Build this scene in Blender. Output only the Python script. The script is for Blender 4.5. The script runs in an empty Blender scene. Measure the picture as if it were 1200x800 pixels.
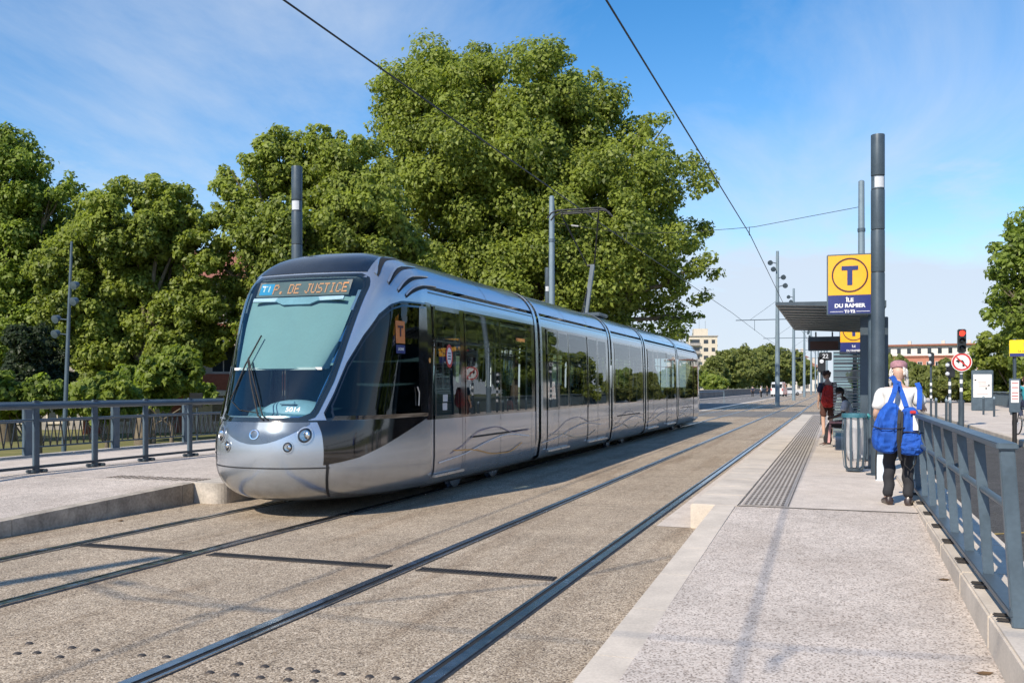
import bpy, bmesh, math, random
import numpy as np
from mathutils import Vector, Matrix, Quaternion
random.seed(7)
SC = bpy.context.scene
COL = SC.collection
R = math.radians
YAW = R(19.4); FOC = 1080.0; CAMZ = 1.58
def at(px, py, depth):
    """point at a given distance in front of the lookout spot, measured in a 1200 wide frame"""
    xc = (px-600)/FOC*depth; zc = -(py-453)/FOC*depth + CAMZ
    return Vector((xc*math.cos(YAW)-depth*math.sin(YAW), xc*math.sin(YAW)+depth*math.cos(YAW), zc))
def xat(px, X, ):
    return None
# ---------------------------------------------------------------- tagging
def tag(o, label=None, cat=None, group=None, kind=None):
    if label: o['label'] = label
    if cat: o['category'] = cat
    if group: o['group'] = group
    if kind: o['kind'] = kind
    return o
def thing(name, label, cat, loc=(0,0,0), rz=0.0, group=None):
    o = bpy.data.objects.new(name, None); COL.objects.link(o)
    o.empty_display_size = .2
    o.location = loc; o.rotation_euler = (0,0,rz)
    return tag(o, label, cat, group)
def kids(o): return [c for c in bpy.data.objects if c.parent == o]
def copy_tree(o, loc=None, rz=None, label=None, parent=None, scale=None):
    c = o.copy(); COL.objects.link(c)
    if parent: c.parent = parent
    if loc is not None: c.location = loc
    if rz is not None: c.rotation_euler = (0,0,rz)
    if scale is not None: c.scale = scale
    if label: c['label'] = label
    for ch in list(o.children): copy_tree(ch, parent=c)
    return c
# ---------------------------------------------------------------- mesh builder
class MB:
    def __init__(s): s.v=[]; s.f=[]
    def add(s, vs, fs):
        b=len(s.v); s.v += [tuple(v) for v in vs]; s.f += [tuple(i+b for i in f) for f in fs]; return s
    def box(s, c, d, rz=0, m=None):
        x,y,z=d[0]/2,d[1]/2,d[2]/2
        vs=[Vector(p) for p in ((-x,-y,-z),(x,-y,-z),(x,y,-z),(-x,y,-z),(-x,-y,z),(x,-y,z),(x,y,z),(-x,y,z))]
        q=Matrix.Rotation(rz,3,'Z') if m is None else m
        vs=[q@v+Vector(c) for v in vs]
        return s.add(vs,[(0,3,2,1),(4,5,6,7),(0,1,5,4),(1,2,6,5),(2,3,7,6),(3,0,4,7)])
    def bb(s, x0,x1,y0,y1,z0,z1):
        return s.box(((x0+x1)/2,(y0+y1)/2,(z0+z1)/2),(x1-x0,y1-y0,z1-z0))
    def cbox(s, c, d, bev=.01, rz=0, m=None):
        """box with chamfered edges"""
        bm=bmesh.new(); bmesh.ops.create_cube(bm,size=1)
        for v in bm.verts: v.co=Vector((v.co.x*d[0],v.co.y*d[1],v.co.z*d[2]))
        bmesh.ops.bevel(bm,geom=list(bm.edges),offset=bev,segments=2,affect='EDGES')
        q=Matrix.Rotation(rz,3,'Z') if m is None else m
        bm.verts.index_update()
        s.add([q@v.co+Vector(c) for v in bm.verts],[[v.index for v in f.verts] for f in bm.faces]); bm.free(); return s
    def bar(s, p, q, w, h=None, up=(0,0,1)):
        p,q=Vector(p),Vector(q); d=(q-p); L=d.length; d.normalize(); h=h or w
        u=Vector(up)
        if abs(d.dot(u))>.98: u=Vector((0,1,0))
        a=d.cross(u).normalized(); b=a.cross(d).normalized()
        vs=[]
        for e in (p,q):
            for sa,sb in ((-1,-1),(1,-1),(1,1),(-1,1)): vs.append(e+a*sa*w/2+b*sb*h/2)
        return s.add(vs,[(0,1,2,3),(7,6,5,4),(0,4,5,1),(1,5,6,2),(2,6,7,3),(3,7,4,0)])
    def tube(s, pts, r, n=8, cap=True):
        pts=[Vector(p) for p in pts]; rs=r if isinstance(r,(list,tuple)) else [r]*len(pts)
        b=len(s.v); prev=None
        for i,p in enumerate(pts):
            t=(pts[min(i+1,len(pts)-1)]-pts[max(i-1,0)]).normalized()
            if prev is None:
                a=t.orthogonal().normalized()
            else:
                a=(prev-t*prev.dot(t)).normalized()
            prev=a; c=t.cross(a)
            for k in range(n):
                th=2*math.pi*k/n; s.v.append(tuple(p+(a*math.cos(th)+c*math.sin(th))*rs[i]))
        for i in range(len(pts)-1):
            for k in range(n):
                k2=(k+1)%n; s.f.append((b+i*n+k,b+i*n+k2,b+(i+1)*n+k2,b+(i+1)*n+k))
        if cap:
            s.f.append(tuple(b+k for k in reversed(range(n)))); e=b+(len(pts)-1)*n; s.f.append(tuple(e+k for k in range(n)))
        return s
    def lathe(s, prof, c=(0,0,0), n=24, m=None, cap=True):
        """prof: (radius, height) pairs, around local z"""
        b=len(s.v); q=m or Matrix.Identity(3)
        for r_,z in prof:
            for k in range(n):
                th=2*math.pi*k/n; s.v.append(tuple(q@Vector((r_*math.cos(th),r_*math.sin(th),z))+Vector(c)))
        for i in range(len(prof)-1):
            for k in range(n):
                k2=(k+1)%n; s.f.append((b+i*n+k,b+i*n+k2,b+(i+1)*n+k2,b+(i+1)*n+k))
        if not cap or prof[0]==prof[-1]: return s
        if prof[0][0]>1e-6: s.f.append(tuple(b+k for k in reversed(range(n))))
        if prof[-1][0]>1e-6: e=b+(len(prof)-1)*n; s.f.append(tuple(e+k for k in range(n)))
        return s
    def ball(s, c, d, n=16, m=12, q=None):
        prof=[(math.sin(math.pi*i/m),-math.cos(math.pi*i/m)) for i in range(m+1)]
        b=len(s.v); s.lathe(prof,n=n)
        q=q or Matrix.Identity(3)
        for i in range(b,len(s.v)):
            v=s.v[i]; s.v[i]=tuple(q@Vector((v[0]*d[0],v[1]*d[1],v[2]*d[2]))+Vector(c))
        return s
    def grid(s, rows, closed=False, flip=False):
        b=len(s.v); n=len(rows[0])
        for r_ in rows: s.v += [tuple(p) for p in r_]
        for i in range(len(rows)-1):
            for k in range(n if closed else n-1):
                k2=(k+1)%n; f=(b+i*n+k,b+i*n+k2,b+(i+1)*n+k2,b+(i+1)*n+k)
                s.f.append(f[::-1] if flip else f)
        return s
    def prism(s, poly, z0, z1):
        n=len(poly); b=len(s.v)
        s.v += [(p[0],p[1],z0) for p in poly]+[(p[0],p[1],z1) for p in poly]
        s.f.append(tuple(b+k for k in reversed(range(n)))); s.f.append(tuple(b+n+k for k in range(n)))
        for k in range(n): k2=(k+1)%n; s.f.append((b+k,b+k2,b+n+k2,b+n+k))
        return s
    def quad(s,*p): return s.add(p,[tuple(range(len(p)))])
    def xf(s, m, start=0):
        for i in range(start,len(s.v)): s.v[i]=tuple(m@Vector(s.v[i]))
        return s
    def build(s, name, mat, parent=None, smooth=False, org=None, bevel=0, weld=False):
        vs=s.v
        if org is not None: vs=[(v[0]-org[0],v[1]-org[1],v[2]-org[2]) for v in vs]
        me=bpy.data.meshes.new(name); me.from_pydata(vs,[],s.f); me.update()
        bm=bmesh.new(); bm.from_mesh(me)
        if weld: bmesh.ops.remove_doubles(bm,verts=bm.verts,dist=1e-5)
        bmesh.ops.recalc_face_normals(bm,faces=bm.faces); bm.to_mesh(me); bm.free()
        if smooth:
            for p in me.polygons: p.use_smooth=True
            try: me.set_sharp_from_angle(angle=R(40))
            except Exception: pass
        o=bpy.data.objects.new(name,me); COL.objects.link(o)
        if isinstance(mat,(list,tuple)):
            for m in mat: me.materials.append(m)
        elif mat: me.materials.append(mat)
        if parent: o.parent=parent
        if bevel:
            bv=o.modifiers.new('b','BEVEL'); bv.width=bevel; bv.segments=2; bv.limit_method='ANGLE'
        return o
def box(c,d,rz=0): return MB().box(c,d,rz)
def tube(pts,r,n=8): return MB().tube(pts,r,n)
def text_mb(body, size, m, ext=.002, align='CENTER', bold=0.0, sx=1.0):
    cu=bpy.data.curves.new('t','FONT'); cu.body=body; cu.size=size; cu.align_x=align; cu.align_y='CENTER'; cu.extrude=ext; cu.offset=bold
    o=bpy.data.objects.new('t',cu); COL.objects.link(o)
    dg=bpy.context.evaluated_depsgraph_get(); me=bpy.data.meshes.new_from_object(o.evaluated_get(dg))
    mb=MB(); mb.add([m@Vector((v.co.x*sx,v.co.y,v.co.z)) for v in me.vertices],[list(p.vertices) for p in me.polygons])
    bpy.data.objects.remove(o); bpy.data.curves.remove(cu); bpy.data.meshes.remove(me)
    return mb
def frame_m(o, xdir, ydir):
    x=Vector(xdir).normalized(); y=Vector(ydir).normalized(); z=x.cross(y)
    m=Matrix((x,y,z)).transposed().to_4x4(); m.translation=Vector(o); return m
# ---------------------------------------------------------------- materials
def nt(name):
    m=bpy.data.materials.new(name); m.use_nodes=True; t=m.node_tree; t.nodes.clear()
    out=t.nodes.new('ShaderNodeOutputMaterial'); return m,t,out
def N(t,typ,**kw):
    n=t.nodes.new(typ)
    for k,v in kw.items():
        if k in n.inputs: n.inputs[k].default_value=v
        else: setattr(n,k,v)
    return n
def ramp(t, stops, interp='LINEAR'):
    n=t.nodes.new('ShaderNodeValToRGB'); n.color_ramp.interpolation=interp
    while len(n.color_ramp.elements)<len(stops): n.color_ramp.elements.new(.5)
    for e,(p,c) in zip(n.color_ramp.elements,stops):
        e.position=p; e.color=(*c,1) if len(c)==3 else c
    return n
def pmat(name, col, rough=.6, metal=0.0, var=.12, vscale=3.0, fine=40.0, bump=.0, coat=0.0, spec=.5, col2=None, trans=0.0, rv=.07):
    m,t,out=nt(name); L=t.links.new
    b=N(t,'ShaderNodeBsdfPrincipled'); b.inputs['Roughness'].default_value=rough; b.inputs['Metallic'].default_value=metal
    b.inputs['Coat Weight'].default_value=coat; b.inputs['Coat Roughness'].default_value=.06; b.inputs['Specular IOR Level'].default_value=spec
    g=N(t,'ShaderNodeNewGeometry')
    n1=N(t,'ShaderNodeTexNoise',Scale=vscale,Detail=4.0,Roughness=.6); L(g.outputs['Position'],n1.inputs['Vector'])
    n2=N(t,'ShaderNodeTexNoise',Scale=fine,Detail=3.0); L(g.outputs['Position'],n2.inputs['Vector'])
    c2=col2 or tuple(c*(1-var*2) for c in col); c1=tuple(min(1,c*(1+var)) for c in col) if col2 is None else col
    ad=N(t,'ShaderNodeMath',operation='ADD'); L(n1.outputs['Fac'],ad.inputs[0])
    ml=N(t,'ShaderNodeMath',operation='MULTIPLY'); ml.inputs[1].default_value=.5; L(n2.outputs['Fac'],ml.inputs[0]); L(ml.outputs[0],ad.inputs[1])
    r=ramp(t,[(.45,c2),(1.0,c1)]); L(ad.outputs[0],r.inputs['Fac']); L(r.outputs['Color'],b.inputs['Base Color'])
    rr=N(t,'ShaderNodeMapRange'); rr.inputs['From Min'].default_value=.3; rr.inputs['From Max'].default_value=.7
    rr.inputs['To Min'].default_value=max(.02,rough-rv); rr.inputs['To Max'].default_value=min(1,rough+rv); L(n1.outputs['Fac'],rr.inputs['Value']); L(rr.outputs['Result'],b.inputs['Roughness'])
    if bump:
        bp=N(t,'ShaderNodeBump',Strength=bump,Distance=.01); L(n2.outputs['Fac'],bp.inputs['Height']); L(bp.outputs['Normal'],b.inputs['Normal'])
    L(b.outputs['BSDF'],out.inputs['Surface']); return m
def speckle(name, cols, scale, rough=.85, stain=.25, bump=.4, patch=1.2, streak=False):
    """exposed aggregate: coloured stones of about 1/scale metre in a matrix, with wide stains"""
    m,t,out=nt(name); L=t.links.new
    b=N(t,'ShaderNodeBsdfPrincipled',Roughness=rough); b.inputs['Specular IOR Level'].default_value=.3
    g=N(t,'ShaderNodeNewGeometry')
    v=N(t,'ShaderNodeTexVoronoi',Scale=scale); L(g.outputs['Position'],v.inputs['Vector'])
    sp=N(t,'ShaderNodeSeparateColor'); L(v.outputs['Color'],sp.inputs['Color'])
    n=len(cols); r=ramp(t,[(i/n,c) for i,c in enumerate(cols)],'CONSTANT'); L(sp.outputs['Red'],r.inputs['Fac'])
    n1=N(t,'ShaderNodeTexNoise',Scale=patch,Detail=6.0,Roughness=.65); L(g.outputs['Position'],n1.inputs['Vector'])
    n2=N(t,'ShaderNodeTexNoise',Scale=patch*9,Detail=4.0,Roughness=.7); L(g.outputs['Position'],n2.inputs['Vector'])
    ad=N(t,'ShaderNodeMath',operation='ADD'); L(n1.outputs['Fac'],ad.inputs[0]); L(n2.outputs['Fac'],ad.inputs[1])
    mr=N(t,'ShaderNodeMapRange'); mr.inputs['From Min'].default_value=.7; mr.inputs['From Max'].default_value=1.3; mr.inputs['To Min'].default_value=1-stain; mr.inputs['To Max'].default_value=1+stain*.5
    L(ad.outputs[0],mr.inputs['Value'])
    mx=N(t,'ShaderNodeMix',data_type='RGBA',blend_type='MULTIPLY'); mx.inputs['Factor'].default_value=1
    L(r.outputs['Color'],mx.inputs['A']); L(mr.outputs['Result'],mx.inputs['B']); last=mx.outputs['Result']
    # stains with their own shapes: drips, oil and dust dragged along the direction of travel
    mp=N(t,'ShaderNodeMapping'); mp.inputs['Scale'].default_value=(2.6,.22,1) if streak else (1.1,.8,1); L(g.outputs['Position'],mp.inputs['Vector'])
    n3=N(t,'ShaderNodeTexNoise',Scale=1.0,Detail=5.0,Roughness=.6); L(mp.outputs['Vector'],n3.inputs['Vector'])
    r3=ramp(t,[(.50,(1,1,1)),(.72,(.66,.60,.54))]); L(n3.outputs['Fac'],r3.inputs['Fac'])
    m3=N(t,'ShaderNodeMix',data_type='RGBA',blend_type='MULTIPLY'); m3.inputs['Factor'].default_value=.8 if streak else .35; L(last,m3.inputs['A']); L(r3.outputs['Color'],m3.inputs['B'])
    v2=N(t,'ShaderNodeTexVoronoi',Scale=1.6); L(g.outputs['Position'],v2.inputs['Vector'])
    r4=ramp(t,[(.035,(.45,.42,.40)),(.06,(1,1,1))]); L(v2.outputs['Distance'],r4.inputs['Fac'])
    m4=N(t,'ShaderNodeMix',data_type='RGBA',blend_type='MULTIPLY'); m4.inputs['Factor'].default_value=.45; L(m3.outputs['Result'],m4.inputs['A']); L(r4.outputs['Color'],m4.inputs['B']); L(m4.outputs['Result'],b.inputs['Base Color'])
    bp=N(t,'ShaderNodeBump',Strength=bump,Distance=.006); L(v.outputs['Distance'],bp.inputs['Height']); bp.invert=True; L(bp.outputs['Normal'],b.inputs['Normal'])
    L(b.outputs['BSDF'],out.inputs['Surface']); return m
def glassmat(name, tint=(.4,.45,.44), ior=1.6, rough=.0, refl=(.95,.97,1)):
    m,t,out=nt(name); L=t.links.new
    tr=N(t,'ShaderNodeBsdfTransparent'); tr.inputs['Color'].default_value=(*tint,1)
    gl=N(t,'ShaderNodeBsdfGlossy'); gl.inputs['Roughness'].default_value=rough; gl.inputs['Color'].default_value=(*refl,1)
    fr=N(t,'ShaderNodeFresnel',IOR=ior); mx=N(t,'ShaderNodeMixShader')
    g=N(t,'ShaderNodeNewGeometry'); n1=N(t,'ShaderNodeTexNoise',Scale=1.2,Detail=1.0); L(g.outputs['Position'],n1.inputs['Vector'])
    bp=N(t,'ShaderNodeBump',Strength=.05,Distance=.02); L(n1.outputs['Fac'],bp.inputs['Height']); L(bp.outputs['Normal'],gl.inputs['Normal'])
    L(fr.outputs[0],mx.inputs[0]); L(tr.outputs[0],mx.inputs[1]); L(gl.outputs[0],mx.inputs[2]); L(mx.outputs[0],out.inputs['Surface']); return m
def emat(name,col,st):
    m,t,out=nt(name); e=N(t,'ShaderNodeEmission',Strength=st); e.inputs['Color'].default_value=(*col,1); t.links.new(e.outputs[0],out.inputs['Surface']); return m
def leafmat(name, dark, light, scale=.35):
    m,t,out=nt(name); L=t.links.new
    g=N(t,'ShaderNodeNewGeometry')
    n1=N(t,'ShaderNodeTexNoise',Scale=scale,Detail=3.0); L(g.outputs['Position'],n1.inputs['Vector'])
    ml=N(t,'ShaderNodeMath',operation='MULTIPLY'); ml.inputs[1].default_value=.75; L(g.outputs['Random Per Island'],ml.inputs[0])
    ad=N(t,'ShaderNodeMath',operation='ADD'); L(n1.outputs['Fac'],ad.inputs[0]); L(ml.outputs[0],ad.inputs[1])
    r=ramp(t,[(.40,dark),(1.18,light)]); L(ad.outputs[0],r.inputs['Fac'])
    d=N(t,'ShaderNodeBsdfPrincipled',Roughness=.5); d.inputs['Specular IOR Level'].default_value=.35; L(r.outputs['Color'],d.inputs['Base Color'])
    tl=N(t,'ShaderNodeBsdfTranslucent')
    hs=N(t,'ShaderNodeHueSaturation',Saturation=1.1,Value=1.45); L(r.outputs['Color'],hs.inputs['Color']); L(hs.outputs['Color'],tl.inputs['Color'])
    mx=N(t,'ShaderNodeMixShader'); mx.inputs[0].default_value=.48; L(d.outputs[0],mx.inputs[1]); L(tl.outputs[0],mx.inputs[2]); L(mx.outputs[0],out.inputs['Surface']); return m

M={}
M['aggregate']=speckle('exposed aggregate',[(.43,.345,.25),(.29,.225,.16),(.50,.41,.305),(.155,.12,.09),(.36,.285,.205),(.62,.52,.40)],105,stain=.32,patch=.9,streak=True)
M['paving']=speckle('speckled paving',[(.58,.51,.45),(.46,.39,.335),(.64,.57,.505),(.55,.48,.425),(.29,.245,.21),(.60,.53,.47)],95,stain=.25,bump=.2,patch=.7)
M['paving_fine']=speckle('fine paving',[(.63,.555,.485),(.57,.495,.43),(.67,.595,.52),(.53,.46,.40)],120,stain=.2,bump=.12,patch=.5)
M['stone']=pmat('pale kerb stone',(.58,.51,.43),.85,var=.14,vscale=2.2,fine=60,bump=.12)
M['concrete']=pmat('weathered concrete',(.50,.45,.39),.9,var=.22,vscale=3.5,fine=35,bump=.2)
M['kerbface']=pmat('dirty concrete kerb',(.40,.35,.29),.9,var=.28,vscale=4,fine=30,bump=.25)
M['joint']=pmat('joint mortar',(.16,.14,.12),.95)
M['asphalt']=speckle('asphalt',[(.06,.058,.056),(.085,.08,.075),(.045,.044,.043),(.12,.115,.11)],110,stain=.4,bump=.3)
M['asphalt_old']=speckle('old grey asphalt',[(.17,.16,.15),(.22,.205,.19),(.13,.125,.12),(.26,.25,.235)],90,stain=.3,bump=.2)
M['grass']=pmat('dry grass',(.22,.20,.07),.95,var=.3,vscale=.35,fine=9,bump=.3,col2=(.06,.09,.025))
M['tactile']=pmat('tactile strip',(.42,.38,.34),.85,fine=60)
M['tacdark']=pmat('tactile slots',(.15,.13,.115),.9)
M['rail']=pmat('polished rail steel',(.50,.53,.58),.22,metal=1,var=.2,vscale=6)
M['rubber']=pmat('rail rubber',(.035,.037,.042),.6,var=.3,vscale=8)
M['groove']=pmat('rail groove',(.012,.012,.013),.9)
M['iron']=pmat('cast iron',(.055,.05,.048),.65,metal=.4)
M['rust']=pmat('worn stud',(.10,.085,.075),.6,metal=.6)
M['yellow_line']=pmat('worn yellow line',(.42,.30,.08),.8,var=.35,vscale=9)
M['white_line']=pmat('worn white paint',(.62,.60,.56),.8,var=.2,vscale=6)
M['bluegrey']=pmat('blue grey paint',(.082,.118,.150),.42,metal=.15,var=.15,vscale=3)
M['bluegrey_light']=pmat('pale blue grey paint',(.20,.265,.31),.45,metal=.2,var=.08)
M['darkgrey']=pmat('dark slate paint',(.062,.086,.108),.4,metal=.2,var=.12)
M['black']=pmat('black paint',(.012,.013,.015),.35,coat=.3)
M['matt_black']=pmat('matt black',(.014,.014,.015),.7)
M['white']=pmat('white enamel',(.75,.75,.74),.4,var=.03)
M['red']=pmat('red enamel',(.50,.03,.025),.4,var=.05)
M['yellow']=pmat('sign yellow',(.86,.42,.02),.35,var=.03,coat=.3)
M['stopyellow']=pmat('stop yellow',(.88,.66,.015),.35,var=.03)
M['navy']=pmat('sign navy',(.022,.032,.16),.35,var=.05,coat=.3)
M['maroon']=pmat('sign ring',(.06,.02,.03),.4)
M['panelgrey']=pmat('lamp panel',(.55,.57,.60),.25,var=.05,coat=.5)
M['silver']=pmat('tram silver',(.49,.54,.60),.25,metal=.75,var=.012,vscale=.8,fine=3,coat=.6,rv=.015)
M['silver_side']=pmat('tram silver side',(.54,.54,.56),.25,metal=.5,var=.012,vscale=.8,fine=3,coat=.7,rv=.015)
M['silver_roof']=pmat('tram roof',(.40,.49,.60),.22,metal=.85,var=.012,vscale=.8,fine=3,coat=.6,rv=.015)  # blue of the reflected sky is put into the roof's base colour
M['cap']=pmat('tram dark cap',(.012,.018,.03),.22,metal=.1,var=.1,coat=.6)
M['gloss_black']=pmat('gloss black',(.01,.009,.009),.1,coat=1.0,var=.1)
M['maskgrey']=pmat('mask grey',(.10,.13,.17),.3,metal=.4,var=.06,coat=.6)
M['bellows']=pmat('bellows rubber',(.018,.018,.02),.55)
M['frit']=pmat('black frit',(.014,.02,.026),.16,coat=.8)
M['alu']=pmat('brushed aluminium',(.62,.64,.66),.3,metal=.9,var=.05)
M['chrome']=pmat('chrome',(.8,.8,.8),.08,metal=1,var=.02)
M['floor']=pmat('tram floor',(.09,.09,.10),.7)
M['interior']=pmat('tram interior',(.55,.64,.62),.5)
M['seatfab']=pmat('tram seat',(.10,.20,.22),.75)
M['pole_white']=pmat('grab pole',(.65,.70,.66),.3)
M['blind']=pmat('sun blind',(.24,.36,.375),.8,var=.05)
M['dash']=pmat('dashboard',(.10,.22,.29),.5)
M['dashpale']=pmat('dashboard hood',(.26,.42,.52),.5)
M['led']=emat('orange led',(1.0,.45,.20),1.0)
M['ledblue']=emat('blue line badge',(.06,.42,.75),.9)
M['ledred']=emat('red lamp',(1.0,.05,.03),2.2)
M['display']=pmat('display board',(.11,.13,.13),.5)
M['glass']=glassmat('tinted tram glass',(.62,.68,.65),1.62)
M['windscreen']=glassmat('windscreen glass',(.74,.88,.90),1.7,refl=(.85,.97,1))
M['cabglass']=glassmat('cab side glass',(.07,.085,.09),1.5)
M['shelterglass']=glassmat('shelter glass',(.62,.72,.72),1.5)
M['lens']=glassmat('lamp lens',(.85,.85,.85),1.5)
M['lampdark']=pmat('lamp housing',(.10,.10,.10),.25,metal=.6)
M['cabwall_reflect']=pmat('cab rear wall',(.22,.36,.42),.6)  # teal of the windscreen reflections is put into this wall's colour
M['lampbowl']=pmat('lamp bowl',(.75,.72,.66),.12,metal=.9,var=.05)
M['decal_white']=pmat('white decal',(.75,.76,.78),.35)
M['decal_orange']=pmat('orange decal',(.75,.36,.08),.35)
M['decal_faint']=pmat('faint decal',(.40,.38,.44),.35)
M['decal_pale']=pmat('pale decal',(.60,.60,.62),.35)
M['decal_sand']=pmat('sand decal',(.52,.44,.34),.35)
M['decal_purple']=pmat('purple decal',(.22,.20,.30),.35)
M['wire']=pmat('overhead wire',(.03,.032,.035),.5,metal=.4)
M['insul']=pmat('insulator',(.30,.30,.30),.4)
# ================================================================ setting
YN,YF=-60.0,620.0
def sheet(name,x0,x1,y0,y1,z,mat,th=.0):
    m=MB()
    if th: m.bb(x0,x1,y0,y1,z-th,z)
    else: m.quad((x0,y0,z),(x1,y0,z),(x1,y1,z),(x0,y1,z))
    return tag(m.build(name,mat),kind='structure')
# lawn to the horizon, below the level of the bridge approach
g=MB(); 
xs=[-3000,-400,-120,-60,-30,-19,-16.35]; zs=[-1.5,-1.5,-1.5,-1.4,-1.1,-.55,-.05]
g.grid([[(x,YN-200,z) for x,z in zip(xs,zs)],[(x,3500,z) for x,z in zip(xs,zs)]])
b=len(g.v); xs2=[12.2,15,40,3000]; zs2=[-.05,-.5,-1.5,-1.5]
g.grid([[(x,YN-200,z) for x,z in zip(xs2,zs2)],[(x,3500,z) for x,z in zip(xs2,zs2)]])
g.quad((-3000,3500,-1.5),(3000,3500,-1.5),(3000,9000,-1.5),(-3000,9000,-1.5))
tag(g.build('ground',M['grass']),kind='structure')
sheet('track_slab',-8.3,-1.02,YN,YF,0,M['aggregate'],.3)
# pale concrete fillets beside the near track, within the stop
m=MB(); m.quad((-1.93,10.4,.004),(-1.55,10.4,.004),(-1.55,46,.004),(-1.93,46,.004))
tag(m.build('concrete_pavement',M['paving_fine']),kind='structure')
# rails: dark rubber bed, groove, polished head
TRN,TRF=-2.80,-6.45
for i,c in enumerate((TRN,TRF)):
    for s in (-1,1):
        x=c+s*.755; inn=-s
        m=MB(); a0=x-.055 if inn>0 else x-.105; a1=x+.105 if inn>0 else x+.055; m.quad((a0,YN,.004),(a1,YN,.004),(a1,YF,.004),(a0,YF,.004))
        # head and check lip of the grooved rail
        o1=m.build('rail_bed',M['rubber']); tag(o1,kind='structure')
        m=MB(); m.bb(x-.034,x+.034,YN,YF,.001,.016)
        a=x+inn*.085; m.bb(a-.012,a+.012,YN,YF,.001,.013)
        tag(m.build('rail',M['rail'],bevel=0),kind='structure')
        gq=x+inn*.054; m=MB(); m.quad((gq-.019,YN,.008),(gq+.019,YN,.008),(gq+.019,YF,.008),(gq-.019,YF,.008))
        tag(m.build('rail_groove',M['groove']),kind='structure')
# expansion joints in the slab
m=MB()
for y in (3.1,11.9,19.5,27,36):
    m.quad((-3.35,y,.0035),(-2.2,y,.0035),(-2.2,y+.012,.0035),(-3.35,y+.012,.0035))
tag(m.build('slab_surface_joint',M['joint']),kind='structure')
# road crossing beyond the stop
sheet('crossing_road',-15.6,-.2,49.5,61,.006,M['asphalt_old'])
sheet('far_road',-14.8,-8.6,61.2,YF,.010,M['asphalt_old'])
m=MB()
for k in range(40):
    y=66+k*6; m.quad((-11.75,y,.016),(-11.6,y,.016),(-11.6,y+3,.016),(-11.75,y+3,.016))
tag(m.build('road_marking',M['white_line']),kind='structure')
PZ=.27
def ramp_z(y, y1=10.4, y0=2.6): 
    return PZ if y>=y1 else max(0.012,PZ*(y-y0)/(y1-y0))
# right platform + ramp (ramp is a wedge)
m=MB(); m.bb(-1.02,.86,10.42,46,-.1,PZ); tag(m.build('platform',M['paving_fine']),kind='structure')
m=MB(); m.add([(-1.05,-60,.012),(.86,-60,.012),(.86,2.6,.012),(-1.05,2.6,.012),(.86,10.4,PZ-.003),(-1.05,10.4,PZ-.003),(-1.05,10.4,-.1),(.86,10.4,-.1)],[(0,1,2,3),(3,2,4,5),(5,4,7,6)])
tag(m.build('ramp_pavement',M['paving']),kind='structure')
# pale stone edging down the left of the ramp, cut in lengths
m=MB()
y=-4.0
while y<10.38:
    y2=min(y+1.0,10.38)
    zA,zB=ramp_z(y)+.006,ramp_z(y2)+.006
    m.add([(-1.27,y+.004,zA),(-1.05,y+.004,zA),(-1.05,y2-.004,zB),(-1.27,y2-.004,zB),(-1.27,y+.004,-.05),(-1.05,y+.004,-.05),(-1.05,y2-.004,-.05),(-1.27,y2-.004,-.05)],[(0,1,2,3),(0,4,5,1),(1,5,6,2),(2,6,7,3),(3,7,4,0)])
    y=y2
tag(m.build('ramp_kerb',M['stone']),kind='structure')
# platform edge coping stones
m=MB(); y=10.4
while y<45.9:
    y2=min(y+1.0,46); m.cbox((-1.285,(y+y2)/2,PZ/2-.02),(.52,y2-y-.006,PZ+.045),.012); y=y2
tag(m.build('platform_kerb',M['stone']),kind='structure')
# tactile strip with raised bars
m=MB(); m.quad((-.99,10.5,PZ+.004),(-.52,10.5,PZ+.004),(-.52,45,PZ+.004),(-.99,45,PZ+.004)); tag(m.build('tactile_pavement',M['tactile']),kind='structure')
m=MB()
y=10.53
while y<44.9:
    for k in range(8):
        x=-.968+k*.056; m.bb(x,x+.026,y,y+.125,PZ+.005,PZ+.009)
    y+=.19
tag(m.build('tactile_strip_slots',M['tacdark']),kind='structure')
m=MB()
for x in (-1.02,-.50): m.quad((x-.006,10.5,PZ+.0055),(x+.006,10.5,PZ+.0055),(x+.006,45.9,PZ+.0055),(x-.006,45.9,PZ+.0055))
for y in (14.2,18.0,21.8,25.6,29.4,33.2,37): m.quad((-.49,y,PZ+.005),(.85,y,PZ+.005),(.85,y+.012,PZ+.005),(-.49,y+.012,PZ+.005))
m.quad((-1.04,10.39,PZ+.004),(.85,10.39,PZ+.004),(.85,10.425,PZ+.004),(-1.04,10.425,PZ+.004))
tag(m.build('platform_surface_joint',M['joint']),kind='structure')
# end ramp of platform
m=MB(); m.add([(-1.54,46,PZ),(.86,46,PZ),(.86,50,.01),(-1.54,50,.01)],[(0,1,2,3)]); tag(m.build('end_ramp_pavement',M['paving_fine']),kind='structure')
# right kerb wall carrying the railing
m=MB(); y=-8.0
while y<45.9:
    y2=min(y+1.25,46); m.cbox((1.05,(y+y2)/2,.13),(.50,y2-y-.008,.36),.014); y=y2
tag(m.build('railing_kerb',M['stone']),kind='structure')
sheet('bus_lane_road',1.32,4.62,YN,YF,.012,M['asphalt'])
sheet('central_pavement',-.9,1.32,50,YF,.014,M['paving_fine'])
m=MB()
for y in (-2,0.6,3.0,5.1,7.0,8.7,10.9): 
    m.bar((1.5,y,.017),(4.4,y+1.9,.017),.035,.004)
tag(m.build('road_marking_yellow',M['yellow_line']),kind='structure')
m=MB(); y=YN
while y<160: m.cbox((4.72,y+.5,.06),(.2,.992,.2),.012); y+=1.0
tag(m.build('pavement_kerb',M['stone']),kind='structure')
sheet('right_pavement',4.82,12.1,YN,YF,.15,M['paving_fine'],.3)
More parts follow.
